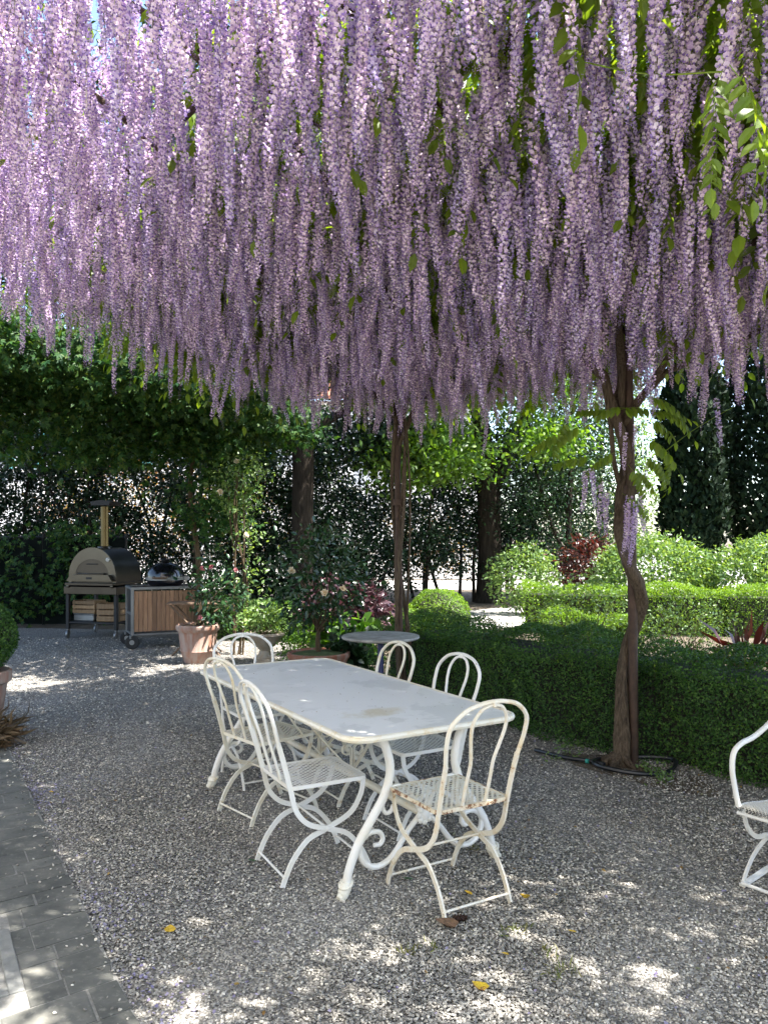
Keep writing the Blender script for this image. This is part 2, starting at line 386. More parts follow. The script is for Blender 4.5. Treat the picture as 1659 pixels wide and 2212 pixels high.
def gravel_mats():
    m, t, p, out = new_mat('gravel_sheet'); v = coords(t)
    vo = nd(t, 'ShaderNodeTexVoronoi', Scale=95.0); t.links.new(v, vo.inputs['Vector'])
    sp = t.nodes.new('ShaderNodeSeparateColor'); t.links.new(vo.outputs['Color'], sp.inputs[0])
    c = ramp(t, sp.outputs[0], [(0, (.07, .065, .06)), (.35, (.17, .16, .15)), (.7, (.27, .26, .25)), (.92, (.42, .40, .36)), (1, (.6, .58, .54))]).outputs[0]
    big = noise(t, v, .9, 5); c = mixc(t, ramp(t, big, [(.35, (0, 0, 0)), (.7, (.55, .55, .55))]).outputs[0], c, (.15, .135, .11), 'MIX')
    t.links.new(c, p.inputs['Base Color']); p.inputs['Roughness'].default_value = .85; p.inputs['Specular IOR Level'].default_value = .25
    bump(t, p, vo.outputs['Distance'], .9, -.012)
    m, t, p, out = new_mat('pebble'); o = t.nodes.new('ShaderNodeObjectInfo'); v = coords(t)
    pm = t.nodes.new('ShaderNodeMix'); pm.data_type = 'RGBA'; pm.blend_type = 'MULTIPLY'; pm.inputs[0].default_value = 1.0
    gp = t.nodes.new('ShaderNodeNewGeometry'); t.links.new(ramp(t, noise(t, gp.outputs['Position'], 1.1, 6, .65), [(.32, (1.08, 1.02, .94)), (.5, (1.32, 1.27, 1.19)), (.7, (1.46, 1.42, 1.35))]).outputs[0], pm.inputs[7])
    c = ramp(t, o.outputs['Random'], [(0, (.085, .083, .078)), (.25, (.165, .162, .155)), (.5, (.235, .23, .22)), (.72, (.305, .298, .28)), (.9, (.42, .41, .38)), (1, (.62, .60, .56))]).outputs[0]
    t.links.new(mixc(t, .35, c, ramp(t, noise(t, v, 1.3, 4), [(.3, (.12, .11, .1)), (.7, (.5, .49, .47))]).outputs[0], 'OVERLAY'), pm.inputs[6]); t.links.new(pm.outputs[2], p.inputs['Base Color']); p.inputs['Roughness'].default_value = .75; p.inputs['Specular IOR Level'].default_value = .3
    m, t, p, out = new_mat('garden_soil'); v = coords(t); n = noise(t, v, 6, 8, .7); n2 = noise(t, v, 60, 5)
    t.links.new(mixc(t, ramp(t, n2, [(.55, (0, 0, 0)), (.7, (1, 1, 1))]).outputs[0], ramp(t, n, [(.3, (.055, .042, .03)), (.7, (.15, .12, .085))]).outputs[0], (.24, .18, .11)), p.inputs['Base Color'])
    p.inputs['Roughness'].default_value = .95; bump(t, p, n2, .8, .03)
    m, t, p, out = new_mat('paving'); v = coords(t); n = noise(t, v, 5, 8, .7); n2 = noise(t, v, 45, 6); oi = t.nodes.new('ShaderNodeObjectInfo')
    c = ramp(t, n, [(.28, (.060, .061, .053)), (.5, (.105, .104, .091)), (.72, (.17, .162, .138))]).outputs[0]
    c = mixc(t, ramp(t, n2, [(.56, (0, 0, 0)), (.72, (.55, .55, .55))]).outputs[0], c, (.25, .24, .20))
    hs = nd(t, 'ShaderNodeHueSaturation'); t.links.new(c, hs.inputs['Color']); mr = nd(t, 'ShaderNodeMapRange'); mr.inputs[3].default_value = .86; mr.inputs[4].default_value = 1.14
    t.links.new(oi.outputs['Random'], mr.inputs[0]); t.links.new(mr.outputs[0], hs.inputs['Value']); t.links.new(hs.outputs[0], p.inputs['Base Color'])
    p.inputs['Roughness'].default_value = .8; bump(t, p, n2, .25, .006)
    m, t, p, out = new_mat('mortar'); v = coords(t); n = noise(t, v, 50, 6)
    t.links.new(ramp(t, n, [(.3, (.15, .145, .13)), (.7, (.28, .27, .245))]).outputs[0], p.inputs['Base Color']); p.inputs['Roughness'].default_value = .95; bump(t, p, n, .4, .005)
gravel_mats()

# ------------------------------------------------------------------ instancing (for what nobody could count)
def instancer(name, P, rot, scl, idx, protos, parent=None):
    c = bpy.data.collections.new(name + '_pieces')
    for o in protos: c.objects.link(o)
    m = bpy.data.meshes.new(name); P = np.ascontiguousarray(P, np.float32); m.vertices.add(len(P)); m.vertices.foreach_set('co', P.ravel())
    a = m.attributes.new('rot', 'FLOAT_VECTOR', 'POINT'); a.data.foreach_set('vector', np.ascontiguousarray(rot, np.float32).ravel())
    a = m.attributes.new('scl', 'FLOAT', 'POINT'); a.data.foreach_set('value', np.ascontiguousarray(scl, np.float32))
    a = m.attributes.new('pick', 'INT', 'POINT'); a.data.foreach_set('value', np.ascontiguousarray(idx, np.int32))
    o = obj(name, m, parent); md = o.modifiers.new('scatter', 'NODES')
    g = bpy.data.node_groups.new(name + '_nodes', 'GeometryNodeTree'); md.node_group = g
    g.interface.new_socket('Geometry', in_out='INPUT', socket_type='NodeSocketGeometry'); g.interface.new_socket('Geometry', in_out='OUTPUT', socket_type='NodeSocketGeometry')
    gi = g.nodes.new('NodeGroupInput'); go = g.nodes.new('NodeGroupOutput'); mp = g.nodes.new('GeometryNodeMeshToPoints'); iop = g.nodes.new('GeometryNodeInstanceOnPoints')
    ci = g.nodes.new('GeometryNodeCollectionInfo'); ci.inputs['Collection'].default_value = c; ci.inputs['Separate Children'].default_value = True; ci.inputs['Reset Children'].default_value = True
    def attr(n, ty): q = g.nodes.new('GeometryNodeInputNamedAttribute'); q.data_type = ty; q.inputs['Name'].default_value = n; return q.outputs['Attribute']
    e = g.nodes.new('FunctionNodeEulerToRotation')
    L = g.links.new
    L(gi.outputs[0], mp.inputs['Mesh']); L(mp.outputs[0], iop.inputs['Points']); L(ci.outputs[0], iop.inputs['Instance'])
    iop.inputs['Pick Instance'].default_value = True; L(attr('pick', 'INT'), iop.inputs['Instance Index'])
    L(attr('rot', 'FLOAT_VECTOR'), e.inputs[0]); L(e.outputs[0], iop.inputs['Rotation']); L(attr('scl', 'FLOAT'), iop.inputs['Scale']); L(iop.outputs[0], go.inputs[0])
    o['kind'] = 'stuff'
    return o

# ================================================================== THE SETTING
def sheet(name, poly, z, mat):
    mb = MB(); mb.add([(x, y, z) for x, y in poly], [tuple(range(len(poly)))]); o = part(name, mb, MAT[mat]); o['kind'] = 'structure'; return o
sheet('ground', [(-220, -60), (220, -60), (220, 340), (-220, 340)], -.012, 'garden_soil')
PE0 = np.array([-.805, 2.586]); PE = np.array([-.516, .857]); PM = np.array([-.857, -.516])       # paving edge, along it, into it
pe = lambda a, m: PE0 + PE * a + PM * m
# gravel court: from the paving edge to the hedge and back to the oven
court = [pe(-6, .02), pe(6.5, .02), (-6.2, 10.5), (-8.5, 14.2), (-2.2, 13.2), (-.9, 11.0), (.1, 8.6), (.25, 8.0), (1.45, 6.5), (2.75, 4.9), (6, 1.0), (6, -4)]
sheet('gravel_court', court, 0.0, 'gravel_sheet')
sheet('garden_path', [(1.3, 13.6), (4.2, 14.6), (7.5, 14.2), (9, 16.5), (3, 18.2), (.6, 16.0)], -.004, 'road')
sheet('road', [(-60, 24), (60, 24), (60, 29), (-60, 29)], -.004, 'road')
# trodden soil by the hedge foot and the wisteria base
def blob(c, rx, ry, ang, k=14, jit=.18):
    out = []
    for i in range(k):
        a = 2 * math.pi * i / k; q = 1 + random.uniform(-jit, jit); x, y = rx * q * math.cos(a), ry * q * math.sin(a)
        out.append((c[0] + x * math.cos(ang) - y * math.sin(ang), c[1] + x * math.sin(ang) + y * math.cos(ang)))
    return out
sheet('soil_patch', blob((1.72, 5.36), .62, .26, -.85), .004, 'garden_soil')

# ---- gravel stones
def pebble(i):
    rng = np.random.default_rng(100 + i); bm = bmesh.new(); bmesh.ops.create_icosphere(bm, subdivisions=1, radius=1)
    s = np.array([rng.uniform(.8, 1.25), rng.uniform(.6, .95), rng.uniform(.38, .6)])
    for v in bm.verts: v.co = Vector((np.array(v.co) + rng.normal(size=3) * .11) * s)
    m = bpy.data.meshes.new('pebble'); bm.to_mesh(m); bm.free(); m.materials.append(MAT['pebble'])
    return bpy.data.objects.new('pebble', m)
def in_poly(P, poly):
    poly = np.array(poly); x, y = P[:, 0], P[:, 1]; r = np.zeros(len(P), bool); j = len(poly) - 1
    for i in range(len(poly)):
        xi, yi = poly[i]; xj, yj = poly[j]
        c = ((yi > y) != (yj > y)) & (x < (xj - xi) * (y - yi) / (yj - yi + 1e-12) + xi); r ^= c; j = i
    return r
pts = []; sc_ = []
for z0, z1, dens, s0, s1 in ((2.2, 3.3, 12500, .0036, .0098), (3.3, 4.6, 8200, .0040, .0098), (4.6, 6.4, 4200, .0046, .0105), (6.4, 9.0, 1500, .006, .012), (9.0, 12.5, 420, .007, .015)):
    w = .53 * z1; n = int(dens * (z1 - z0) * 2 * w); p = np.c_[RNG.uniform(-w, w, n), RNG.uniform(z0, z1, n)]
    w_ = .5 + .25 * np.sin(p[:, 0] * 3.1 + 1.3 * np.sin(p[:, 1] * 2.3)) + .25 * np.sin(p[:, 1] * 4.7 + 1.1 * np.sin(p[:, 0] * 5.0))
    k = (RNG.random(n) < .62 + .5 * w_) & in_poly(p, court) & (np.abs(p[:, 0]) < .525 * p[:, 1] + .15); p = p[k]; pts.append(p)
    q = RNG.beta(1.6, 3.2, len(p)); sc_.append(s0 + (s1 - s0) * q)
pts = np.concatenate(pts); sc_ = np.concatenate(sc_)
zz0 = sc_ * RNG.uniform(.05, .42, len(pts)) + .004 * np.sin(pts[:, 0] * 4 + np.sin(pts[:, 1] * 3)) + .003
sp_ = np.array([pe(a_, m_) for a_, m_ in zip(RNG.uniform(-.6, 4.2, 260), RNG.exponential(.07, 260) + .005)]); pts = np.concatenate([pts, sp_]); sc_ = np.r_[sc_, RNG.uniform(.004, .0085, 260)]; zz0 = np.r_[zz0, np.full(260, .0195)]   # stones kicked onto the paving
n = len(pts)
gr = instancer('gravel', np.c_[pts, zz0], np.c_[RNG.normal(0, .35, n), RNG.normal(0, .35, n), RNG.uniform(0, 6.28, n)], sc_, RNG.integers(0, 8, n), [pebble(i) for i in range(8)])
tag(gr, 'grey and white pea gravel covering the whole court', 'gravel', kind='stuff')

# ---- paving along the house
mb = MB(); mb.add([(*pe(-4, 0.004), .0135), (*pe(6.3, 0.004), .0135), (*pe(6.3, 2.2), .0135), (*pe(-4, 2.2), .0135)], [(0, 1, 2, 3)])
mb.add([(*pe(-4, .004), -.01), (*pe(6.3, .004), -.01), (*pe(6.3, .004), .0135), (*pe(-4, .004), .0135)], [(0, 1, 2, 3)])
paving = part('pavement', mb, MAT['mortar']); paving['kind'] = 'structure'
mat_a0, mat_a1, mat_m0 = .37, .87, .30
rr = random.Random(5); a = -1.4
while a < 5.2:
    w = rr.choice([.12, .15, .18, .21]); m0 = 0.0
    first = True
    while m0 < 1.9:
        l = rr.uniform(.20, .44) * (rr.uniform(.4, 1) if first else 1); first = False
        lo, hi, mm0, mm1 = a, a + w, m0, m0 + l
        m0 += l
        if hi > mat_a0 - .01 and lo < mat_a1 + .01 and mm1 > mat_m0:      # stones stop at the mat frame
            if mm0 > mat_m0 - .015: continue
            mm1 = mat_m0
        g = .002 + rr.random() * .004; sk = .10                   # courses run slightly askew
        c = [pe(lo + g - sk * mm0, mm0 + (g if mm0 > 0 else rr.uniform(0, .022))), pe(hi - g - sk * mm0, mm0 + (g if mm0 > 0 else rr.uniform(0, .022))), pe(hi - g - sk * mm1, mm1 - g), pe(lo + g - sk * mm1, mm1 - g)]
        cc = sum(c) / 4; z = .0165 + rr.uniform(-.0012, .0012); b = .0016
        top = [(*(p + (cc - p) / np.linalg.norm(cc - p) * b * 1.4 + np.array([rr.uniform(-.004, .004), rr.uniform(-.004, .004)])), z + rr.uniform(-.0008, .0008)) for p in c]
        mb = MB(); mb.add([(*p, .006) for p in c] + [(*p, z - b) for p in c] + top,
                          [(0, 1, 5, 4), (1, 2, 6, 5), (2, 3, 7, 6), (3, 0, 4, 7), (4, 5, 9, 8), (5, 6, 10, 9), (6, 7, 11, 10), (7, 4, 8, 11), (8, 9, 10, 11)])
        part('paving_stone', mb, MAT['paving'], paving)
    a += w
dm = thing('doormat', 'brown coir doormat sunk in a pale frame in the paving', 'doormat', (*pe(.62, .30), 0))
A2 = math.atan2(PE[1], PE[0])
fr = part('frame', (lambda q: (q.box((*(PM * .025), .012), (.5, .05, .02), A2, bev=.003), q.box((*(PM * .325 + PE * .228), .012), (.05, .55, .02), A2, bev=.003),
        q.box((*(PM * .325 - PE * .228), .012), (.05, .55, .02), A2, bev=.003), q.box((*(PM * .625), .012), (.5, .05, .02), A2, bev=.003))[0])(MB()), MAT['concrete_frame'], dm)
part('mat', MB().box((*(PM * .325), .008), (.406, .55, .010), A2, bev=.003), MAT['coir'], dm)

# ================================================================== PERGOLA
pg = thing('pergola', 'rusty pipe pergola carrying the wisteria above the table', 'pergola', (*POST_A, 0))
def pl(p, z): return (p[0] - POST_A[0], p[1] - POST_A[1], z)
HB = lambda s: float(np.interp(s, [-1, 1.5, 2.65, 3.45, 4.9], [2.70, 2.70, 2.98, 3.10, 3.40]))     # height of the flower tips
HA = lambda s: HB(s) + .56                                                                          # height of the vine layer
for t0 in (0.0, 2.52, -2.6, -5.2):
    p = POST_A if t0 == 0 else (POST_B if t0 == 2.52 else site(t0, 0))
    part('post', MB().sweep([pl(p, -.02), pl(p + np.array([-.012, 0]), 1.3), pl(p + np.array([-.045, .01]), HA(0))], .032, 10, 5), MAT['rusty_pipe'], pg, True)
for s0 in (0, 1.6, 3.2, 4.75):
    part('rail', MB().sweep([pl(site(-5.4, s0), HA(s0) + .03), pl(site(2.75, s0), HA(s0) + .03)], .022, 8, smooth_path=False), MAT['rusty_pipe'], pg, True)
for t0 in (-5.2, -3.9, -2.6, -1.3, 0, 1.26, 2.52):
    part('crossbar', MB().sweep([pl(site(t0, -.5), HA(-.5) + .065), pl(site(t0, 1.5), HA(1.5) + .065), pl(site(t0, 2.65), HA(2.65) + .07), pl(site(t0, 4.85), HA(4.85) + .07)], .018, 8, 4), MAT['rusty_pipe'], pg, True)
for z in (1.93,):
    part('pipe_clamp', MB().lathe([(.033, z - .03), (.052, z - .03), (.052, z + .03), (.033, z + .03)], 14, (-.02, 0, 0), cap=False), MAT['rusty_pipe'], pg)
    q = POST_B - POST_A
    part('pipe_clamp', MB().lathe([(.033, z - .03), (.052, z - .03), (.052, z + .03), (.033, z + .03)], 14, (q[0] - .02, q[1], 0), cap=False), MAT['rusty_pipe'], pg)

# ================================================================== WISTERIA
def floret(rng):
    """one pea flower, pedicel along +Y from the rachis; returns [(verts, faces, material)]"""
    o = []; L = rng.uniform(.010, .019)
    ped = np.array([(-.0006, 0, 0), (.0006, 0, 0), (.0006, L, -.0015), (-.0006, L, -.0015)]); o.append((ped, [(0, 1, 2, 3)], 2))
    r = rng.uniform(.0080, .0108); k = 6; tilt = R(rng.uniform(35, 75))
    st = [(0, 0, 0)]
    for i in range(k):
        a = 2 * math.pi * i / k + math.pi / 2; q = r * (1.0 if i else .9); x, y = q * math.cos(a) * 1.05, q * math.sin(a) + r * .75
        st.append((x, y, (x * x) * 26 - .0006))
    st = np.array(st); ca, sa = math.cos(tilt), math.sin(tilt)
    st = np.c_[st[:, 0], st[:, 1] * ca - st[:, 2] * sa, st[:, 1] * sa + st[:, 2] * ca] + np.array([0, L, 0])
    o.append((st, [(0, i + 1, (i + 1) % k + 1) for i in range(k)], 0))
    kl = rng.uniform(.011, .015); w = .0042
    ke = np.array([(0, 0, .001), (w, kl * .4, .001), (0, kl * .45, .0048), (-w, kl * .4, .001), (0, kl * .45, -.0042), (0, kl, .001)])
    dn = R(rng.uniform(-45, -15)); ca, sa = math.cos(dn), math.sin(dn)
    ke = np.c_[ke[:, 0], ke[:, 1] * ca - ke[:, 2] * sa, ke[:, 1] * sa + ke[:, 2] * ca] + np.array([0, L, 0])
    o.append((ke, [(0, 1, 2), (0, 2, 3), (0, 3, 4), (0, 4, 1), (5, 2, 1), (5, 3, 2), (5, 4, 3), (5, 1, 4)], 1))
    return o
def bud(rng):
    L = rng.uniform(.006, .012); kl = rng.uniform(.005, .009); w = .0022
    ke = np.array([(0, L, 0), (w, L + kl * .5, 0), (0, L + kl * .5, w), (-w, L + kl * .5, 0), (0, L + kl * .5, -w), (0, L + kl, 0)])
    return [(np.array([(-.0005, 0, 0), (.0005, 0, 0), (.0005, L, 0), (-.0005, L, 0)]), [(0, 1, 2, 3)], 2),
            (ke, [(0, 1, 2), (0, 2, 3), (0, 3, 4), (0, 4, 1), (5, 2, 1), (5, 3, 2), (5, 4, 3), (5, 1, 4)], 1)]
def raceme_mesh(i, L=.56, n=118, bare=0.0):
    rng = np.random.default_rng(500 + i); mb = MB(); openu = rng.choice([.96, .93, .86, .97, .78])
    bend = rng.uniform(-.07, .07, 2); wv = rng.uniform(-.012, .012, 2)
    ax = lambda u: np.array([bend[0] * u * u + wv[0] * math.sin(6 * u), bend[1] * u * u + wv[1] * math.sin(5 * u), -L * u])
    mb.sweep([ax(0), ax(.33), ax(.66), ax(1)], [.0016, .0014, .0011, .0006], 4, 3, mi=2)
    for k in range(n):
        u = .02 + .98 * (k + rng.random()) / n; az = k * 2.39996 + rng.normal(0, .25)
        if u < .1 and rng.random() < .4: continue
        if rng.random() < bare * (1 - u): continue
        pieces = bud(rng) if u > openu + rng.normal(0, .03) else floret(rng)
        g = 1.03 - .42 * u ** 1.7
        el = R(rng.uniform(-30, 14)); ca, sa = math.cos(el), math.sin(el); cz, sz = math.cos(az), math.sin(az)
        roll = rng.normal(0, .35); cr, sr = math.cos(roll), math.sin(roll)
        M = np.array([[cz, -sz, 0], [sz, cz, 0], [0, 0, 1]]) @ np.array([[1, 0, 0], [0, ca, -sa], [0, sa, ca]]) @ np.array([[cr, 0, sr], [0, 1, 0], [-sr, 0, cr]])
        for v, f, mi in pieces: mb.add((v * g) @ M.T + ax(u), f, mi)
    return mb.mesh('raceme', [MAT['standard_petal'], MAT['keel_petal'], MAT['grass_blade']])
RAC = [raceme_mesh(i, L, int(n * 1.12), b) for i, (L, n, b) in enumerate([(.58, 165, 0), (.50, 140, .1), (.64, 175, .05), (.44, 125, 0), (.56, 155, .25), (.60, 165, 0), (.48, 130, .4), (.68, 180, .1), (.54, 150, 0), (.38, 108, .1), (.62, 165, .15), (.52, 150, 0)])]

def pinnate_mesh(i, L=.26, pairs=6, size=.062, droop=.5, hang=None):
    rng = np.random.default_rng(900 + i); mb = MB(); T, F = LEAF['oval']
    ax = lambda u: np.array([0, L * u, -droop * L * u * u * .6])
    mb.sweep([ax(0), ax(.5), ax(1)], [.0016, .0012, .0006], 4, 4)
    def leaflet(u, side, s):
        az = side * R(rng.uniform(55, 80)); dn = R(rng.uniform(20, 65) if hang is None else rng.uniform(*hang)); y = np.array([math.sin(az) * math.cos(dn), math.cos(az) * math.cos(dn), -math.sin(dn)])
        z = np.array([math.sin(az) * math.sin(dn), math.cos(az) * math.sin(dn), math.cos(dn)]) + rng.normal(size=3) * .15; z = z - y * np.dot(z, y); z /= np.linalg.norm(z); x = np.cross(y, z)
        mb.add(ax(u) + s * (T[:, :1] * x * 1.05 + T[:, 1:2] * y + T[:, 2:] * z), F)
    for k in range(pairs):
        u = .22 + .72 * k / pairs; s = size * (1.1 - .35 * u) * rng.uniform(.85, 1.1)
        leaflet(u, 1, s); leaflet(u + .015, -1, s)
    leaflet(1.0, .02, size * .8)
    return mb.mesh('pinnate_leaf', MAT['wisteria_leaf'])
PIN = [pinnate_mesh(i, L, p, s, d) for i, (L, p, s, d) in enumerate([(.26, 6, .066, .6), (.30, 7, .070, .9), (.22, 5, .058, .5), (.34, 7, .080, 1.3)])]

HANG = [pinnate_mesh(20 + i, L, p, s_, d, (55, 85)) for i, (L, p, s_, d) in enumerate([(.30, 6, .088, .9), (.24, 5, .080, 1.3), (.33, 7, .090, .7)])]
wa = thing('wisteria', 'old wisteria twisting round the post in front of the hedge, lilac racemes overhead', 'wisteria', (*POST_A, 0), group='wisterias on the pergola')
wb = thing('wisteria', 'slender wisteria on the post behind the round table, lilac racemes at the far end', 'wisteria', (*POST_B, 0), group='wisterias on the pergola')
# trunk of the near plant: winds round the post
X = lambda px: (px - 829.5) / 1700 * 5.55 - POST_A[0]
H = lambda py: 1.6 - (py - 1160) / 1700 * 5.5
tw = [(1332, 1670, -.05, .135), (1335, 1655, -.048, .098), (1339, 1632, -.04, .070), (1344, 1560, .0, .058), (1350, 1470, .055, .056), (1364, 1400, .082, .056), (1379, 1340, .05, .056), (1383, 1295, -.02, .054), (1372, 1262, -.07, .052), (1352, 1225, -.075, .052), (1340, 1180, -.045, .050),
      (1340, 1130, .02, .048), (1348, 1070, .062, .046), (1352, 1020, .03, .046), (1343, 970, -.05, .045), (1330, 920, -.055, .044), (1318, 870, -.02, .042), (1306, 810, 0, .038)]
part('trunk', MB().sweep([(X(a), d, H(b)) for a, b, d, r in tw], [r * .80 for *_, r in tw], 18, 8, lobe=.17, twist=.16), MAT['bark_wisteria'], wa, True)
for a_, l_ in ((2.6, .30), (4.0, .26), (5.3, .34), (3.3, .22)):
    part('root', MB().sweep([(X(1334) + .03 * math.cos(a_), -.05 + .03 * math.sin(a_), .07), (X(1334) + .12 * math.cos(a_), -.05 + .12 * math.sin(a_), .022), (X(1334) + l_ * math.cos(a_ + .2), -.05 + l_ * math.sin(a_ + .2), -.008)], [.035, .022, .007], 7, 5), MAT['bark_wisteria'], wa, True)
tb = [(1350, 1120, -.05, .026), (1356, 1060, -.06, .027), (1362, 1000, .0, .027), (1358, 950, .05, .027), (1345, 900, .02, .026), (1340, 850, -.02, .025), (1343, 780, -.03, .022)]
part('stem', MB().sweep([(X(a), d, H(b)) for a, b, d, r in tb], [r for *_, r in tb], 8, 6), MAT['bark_wisteria'], wa, True)
tb = [(1338, 1040, .03, .018), (1322, 990, -.03, .018), (1316, 930, -.04, .018), (1308, 860, -.03, .018), (1296, 800, -.02, .017)]
part('stem', MB().sweep([(X(a), d, H(b)) for a, b, d, r in tb], [r for *_, r in tb], 8, 6), MAT['bark_wisteria'], wa, True)
def limb(root, pts, r0, r1, name='branch'):
    part(name, MB().sweep(pts, np.linspace(r0, r1, len(pts)), 8, 5), MAT['bark_wisteria'], root, True)
rel = lambda p, z, o: (p[0] - o[0], p[1] - o[1], z)
top = lambda s, k=.0: HA(s) + k
limb(wa, [(X(1345), 0, H(915)), (X(1380), -.02, H(860)), (X(1440), .0, H(800)), (X(1520), .1, H(765)), rel(site(-1.2, -.5), 3.15, POST_A)], .034, .018)
limb(wa, [(X(1322), 0, H(890)), (X(1345), .03, H(800)), rel(site(-.3, .8), 3.2, POST_A), rel(site(-.6, 2.2), top(2.2), POST_A), rel(site(-.9, 3.8), top(3.8, .05), POST_A)], .036, .018)
limb(wa, [(X(1306), 0, H(812)), rel(site(.5, .4), 3.12, POST_A), rel(site(1.0, 1.2), 3.2, POST_A), rel(site(1.3, 2.3), top(2.3), POST_A), rel(site(1.5, 3.8), top(3.8), POST_A)], .036, .016)
limb(wa, [rel(site(-.6, 2.2), top(2.2), POST_A), rel(site(-1.4, 2.8), top(2.8, -.05), POST_A), rel(site(-1.9, 3.4), top(3.4, .03), POST_A), rel(site(-2.4, 3.5), top(3.5), POST_A)], .02, .010)
limb(wa, [rel(site(1.0, 1.2), 3.2, POST_A), rel(site(.5, 1.9), 3.12, POST_A), rel(site(.1, 2.6), top(2.6, -.1), POST_A), rel(site(-.2, 3.6), top(3.6, -.06), POST_A)], .024, .010)
limb(wa, [(X(1400), 0, H(835)), rel(site(-1.0, .6), 3.1, POST_A), rel(site(-1.9, 1.4), 3.15, POST_A), rel(site(-2.6, 2.2), top(2.2), POST_A)], .024, .012)
# far plant: a bundle of thin stems on the far post
XB = lambda px: (px - 829.5) / 1700 * 7.5 - POST_B[0]; HBp = lambda py: 1.6 - (py - 1160) / 1700 * 7.45
for k, (ph, r, sp) in enumerate([(0, .024, 2.0), (2.1, .020, 2.6), (4.2, .022, -1.6), (1.0, .014, 3.2), (3.3, .013, -2.4)]):
    P = []; 
    for i in range(9):
        u = i / 8; z = 2.9 * u; rad = .055 + .02 * math.sin(3 * u + k); a = ph + sp * u * 2; off = .05 * math.sin(5 * u + 1.3)
        P.append((rad * math.cos(a) + .02 + off * .6 + (.06 if k == 4 else 0) * math.sin(3.1 * u), rad * math.sin(a), z))
    part('stem', MB().sweep(P, np.linspace(r * .95, r * .65, 9), 8, 5, lobe=.12), MAT['bark_wisteria'], wb, True)
limb(wb, [(XB(860), 0, HBp(960)), (XB(880), 0, HBp(920)), (XB(905), -.1, HBp(870)), rel(site(2.0, -.3), 3.1, POST_B), rel(site(1.2, -.3), 3.2, POST_B)], .026, .014)
limb(wb, [(XB(856), 0, HBp(960)), (XB(852), 0, HBp(900)), rel(site(2.4, .9), 3.15, POST_B), rel(site(2.2, 2.2), top(2.2), POST_B), rel(site(2.4, 3.6), top(3.6), POST_B)], .030, .014)
limb(wb, [rel(site(2.4, .9), 3.15, POST_B), rel(site(1.7, 1.5), 3.0, POST_B), rel(site(1.2, 2.3), top(2.3, -.15), POST_B), rel(site(.6, 3.2), top(3.2, -.1), POST_B), rel(site(0.2, 4.3), top(4.3, -.1), POST_B)], .024, .012)
limb(wb, [rel(site(2.2, 2.2), top(2.2), POST_B), rel(site(1.6, 3.0), top(3.0, -.1), POST_B), rel(site(1.0, 4.2), top(4.2, -.1), POST_B)], .020, .010)

# racemes: jittered over the whole roof
TS = []
cell = .080
for t0 in np.arange(-3.9, 2.95, cell):
    for s0 in np.arange(-.85, 4.75, cell):
        t, s = t0 + RNG.normal(0, .055), s0 + RNG.normal(0, .055)
        if RNG.random() < .10 + .08 * math.sin(t0 * 5.1 + s0 * 2) * math.sin(s0 * 4.3): continue
        # hollow where leaves and sky show, near the outer corner towards the camera
        p = site(t, s); d = np.hypot(*p)
        if d < 2.3: continue
        ang = p[0] / max(p[1], .05)
        if p[1] > .3 and ang > .36 and d < 3.6 and RNG.random() < .45: continue
        if s < -.35 and RNG.random() < .55: continue
        if t < -2.2 and ang > .52 and RNG.random() < .6: continue
        TS.append((t, s))
TS = np.array(TS); PXY = np.array([site(t, s) for t, s in TS])
zt = np.array([HA(s) for s in TS[:, 1]]) + RNG.normal(0, .085, len(TS)) - .02
zt += np.where(RNG.random(len(TS)) < .5, RNG.uniform(.05, .48, len(TS)), 0)
# a few drop low at the ragged ends
low = RNG.random(len(TS)) < .05; zt[low] -= RNG.uniform(.05, .16, low.sum())
ROT = np.c_[RNG.normal(0, .09, len(TS)), RNG.normal(0, .09, len(TS)), RNG.uniform(0, 6.28, len(TS))]; SCL = RNG.uniform(.76, 1.16, len(TS)); IDX = RNG.integers(0, len(RAC), len(TS))
P3 = np.c_[PXY, zt]
px = 829.5 + 1700 * P3[:, 0] / np.maximum(P3[:, 1], .1); py = 1160 - 1700 * (P3[:, 2] - .3 - 1.6) / np.maximum(P3[:, 1], .1)
inv = (P3[:, 1] > 1) & (px > 10) & (px < 1650) & (py > 10) & (py < 1000)
order = np.argsort(np.where(inv, np.hypot(P3[:, 0], P3[:, 1]), 1e9))[:300]
single = np.zeros(len(TS), bool); single[order] = True
is_b = TS[:, 0] > 1.15
for i in np.nonzero(single)[0]:
    w, o0 = (wb, POST_B) if is_b[i] else (wa, POST_A)
    o = obj('raceme', RAC[IDX[i]], w, (P3[i, 0] - o0[0], P3[i, 1] - o0[1], P3[i, 2])); o.rotation_euler = ROT[i]; o.scale = (SCL[i],) * 3
for w, o0, sel in ((wa, POST_A, ~is_b & ~single), (wb, POST_B, is_b & ~single)):
    pr = [bpy.data.objects.new('raceme_piece', m) for m in RAC]
    instancer('raceme_mass', P3[sel] - np.array([*o0, 0]), ROT[sel], SCL[sel], IDX[sel], pr, w)
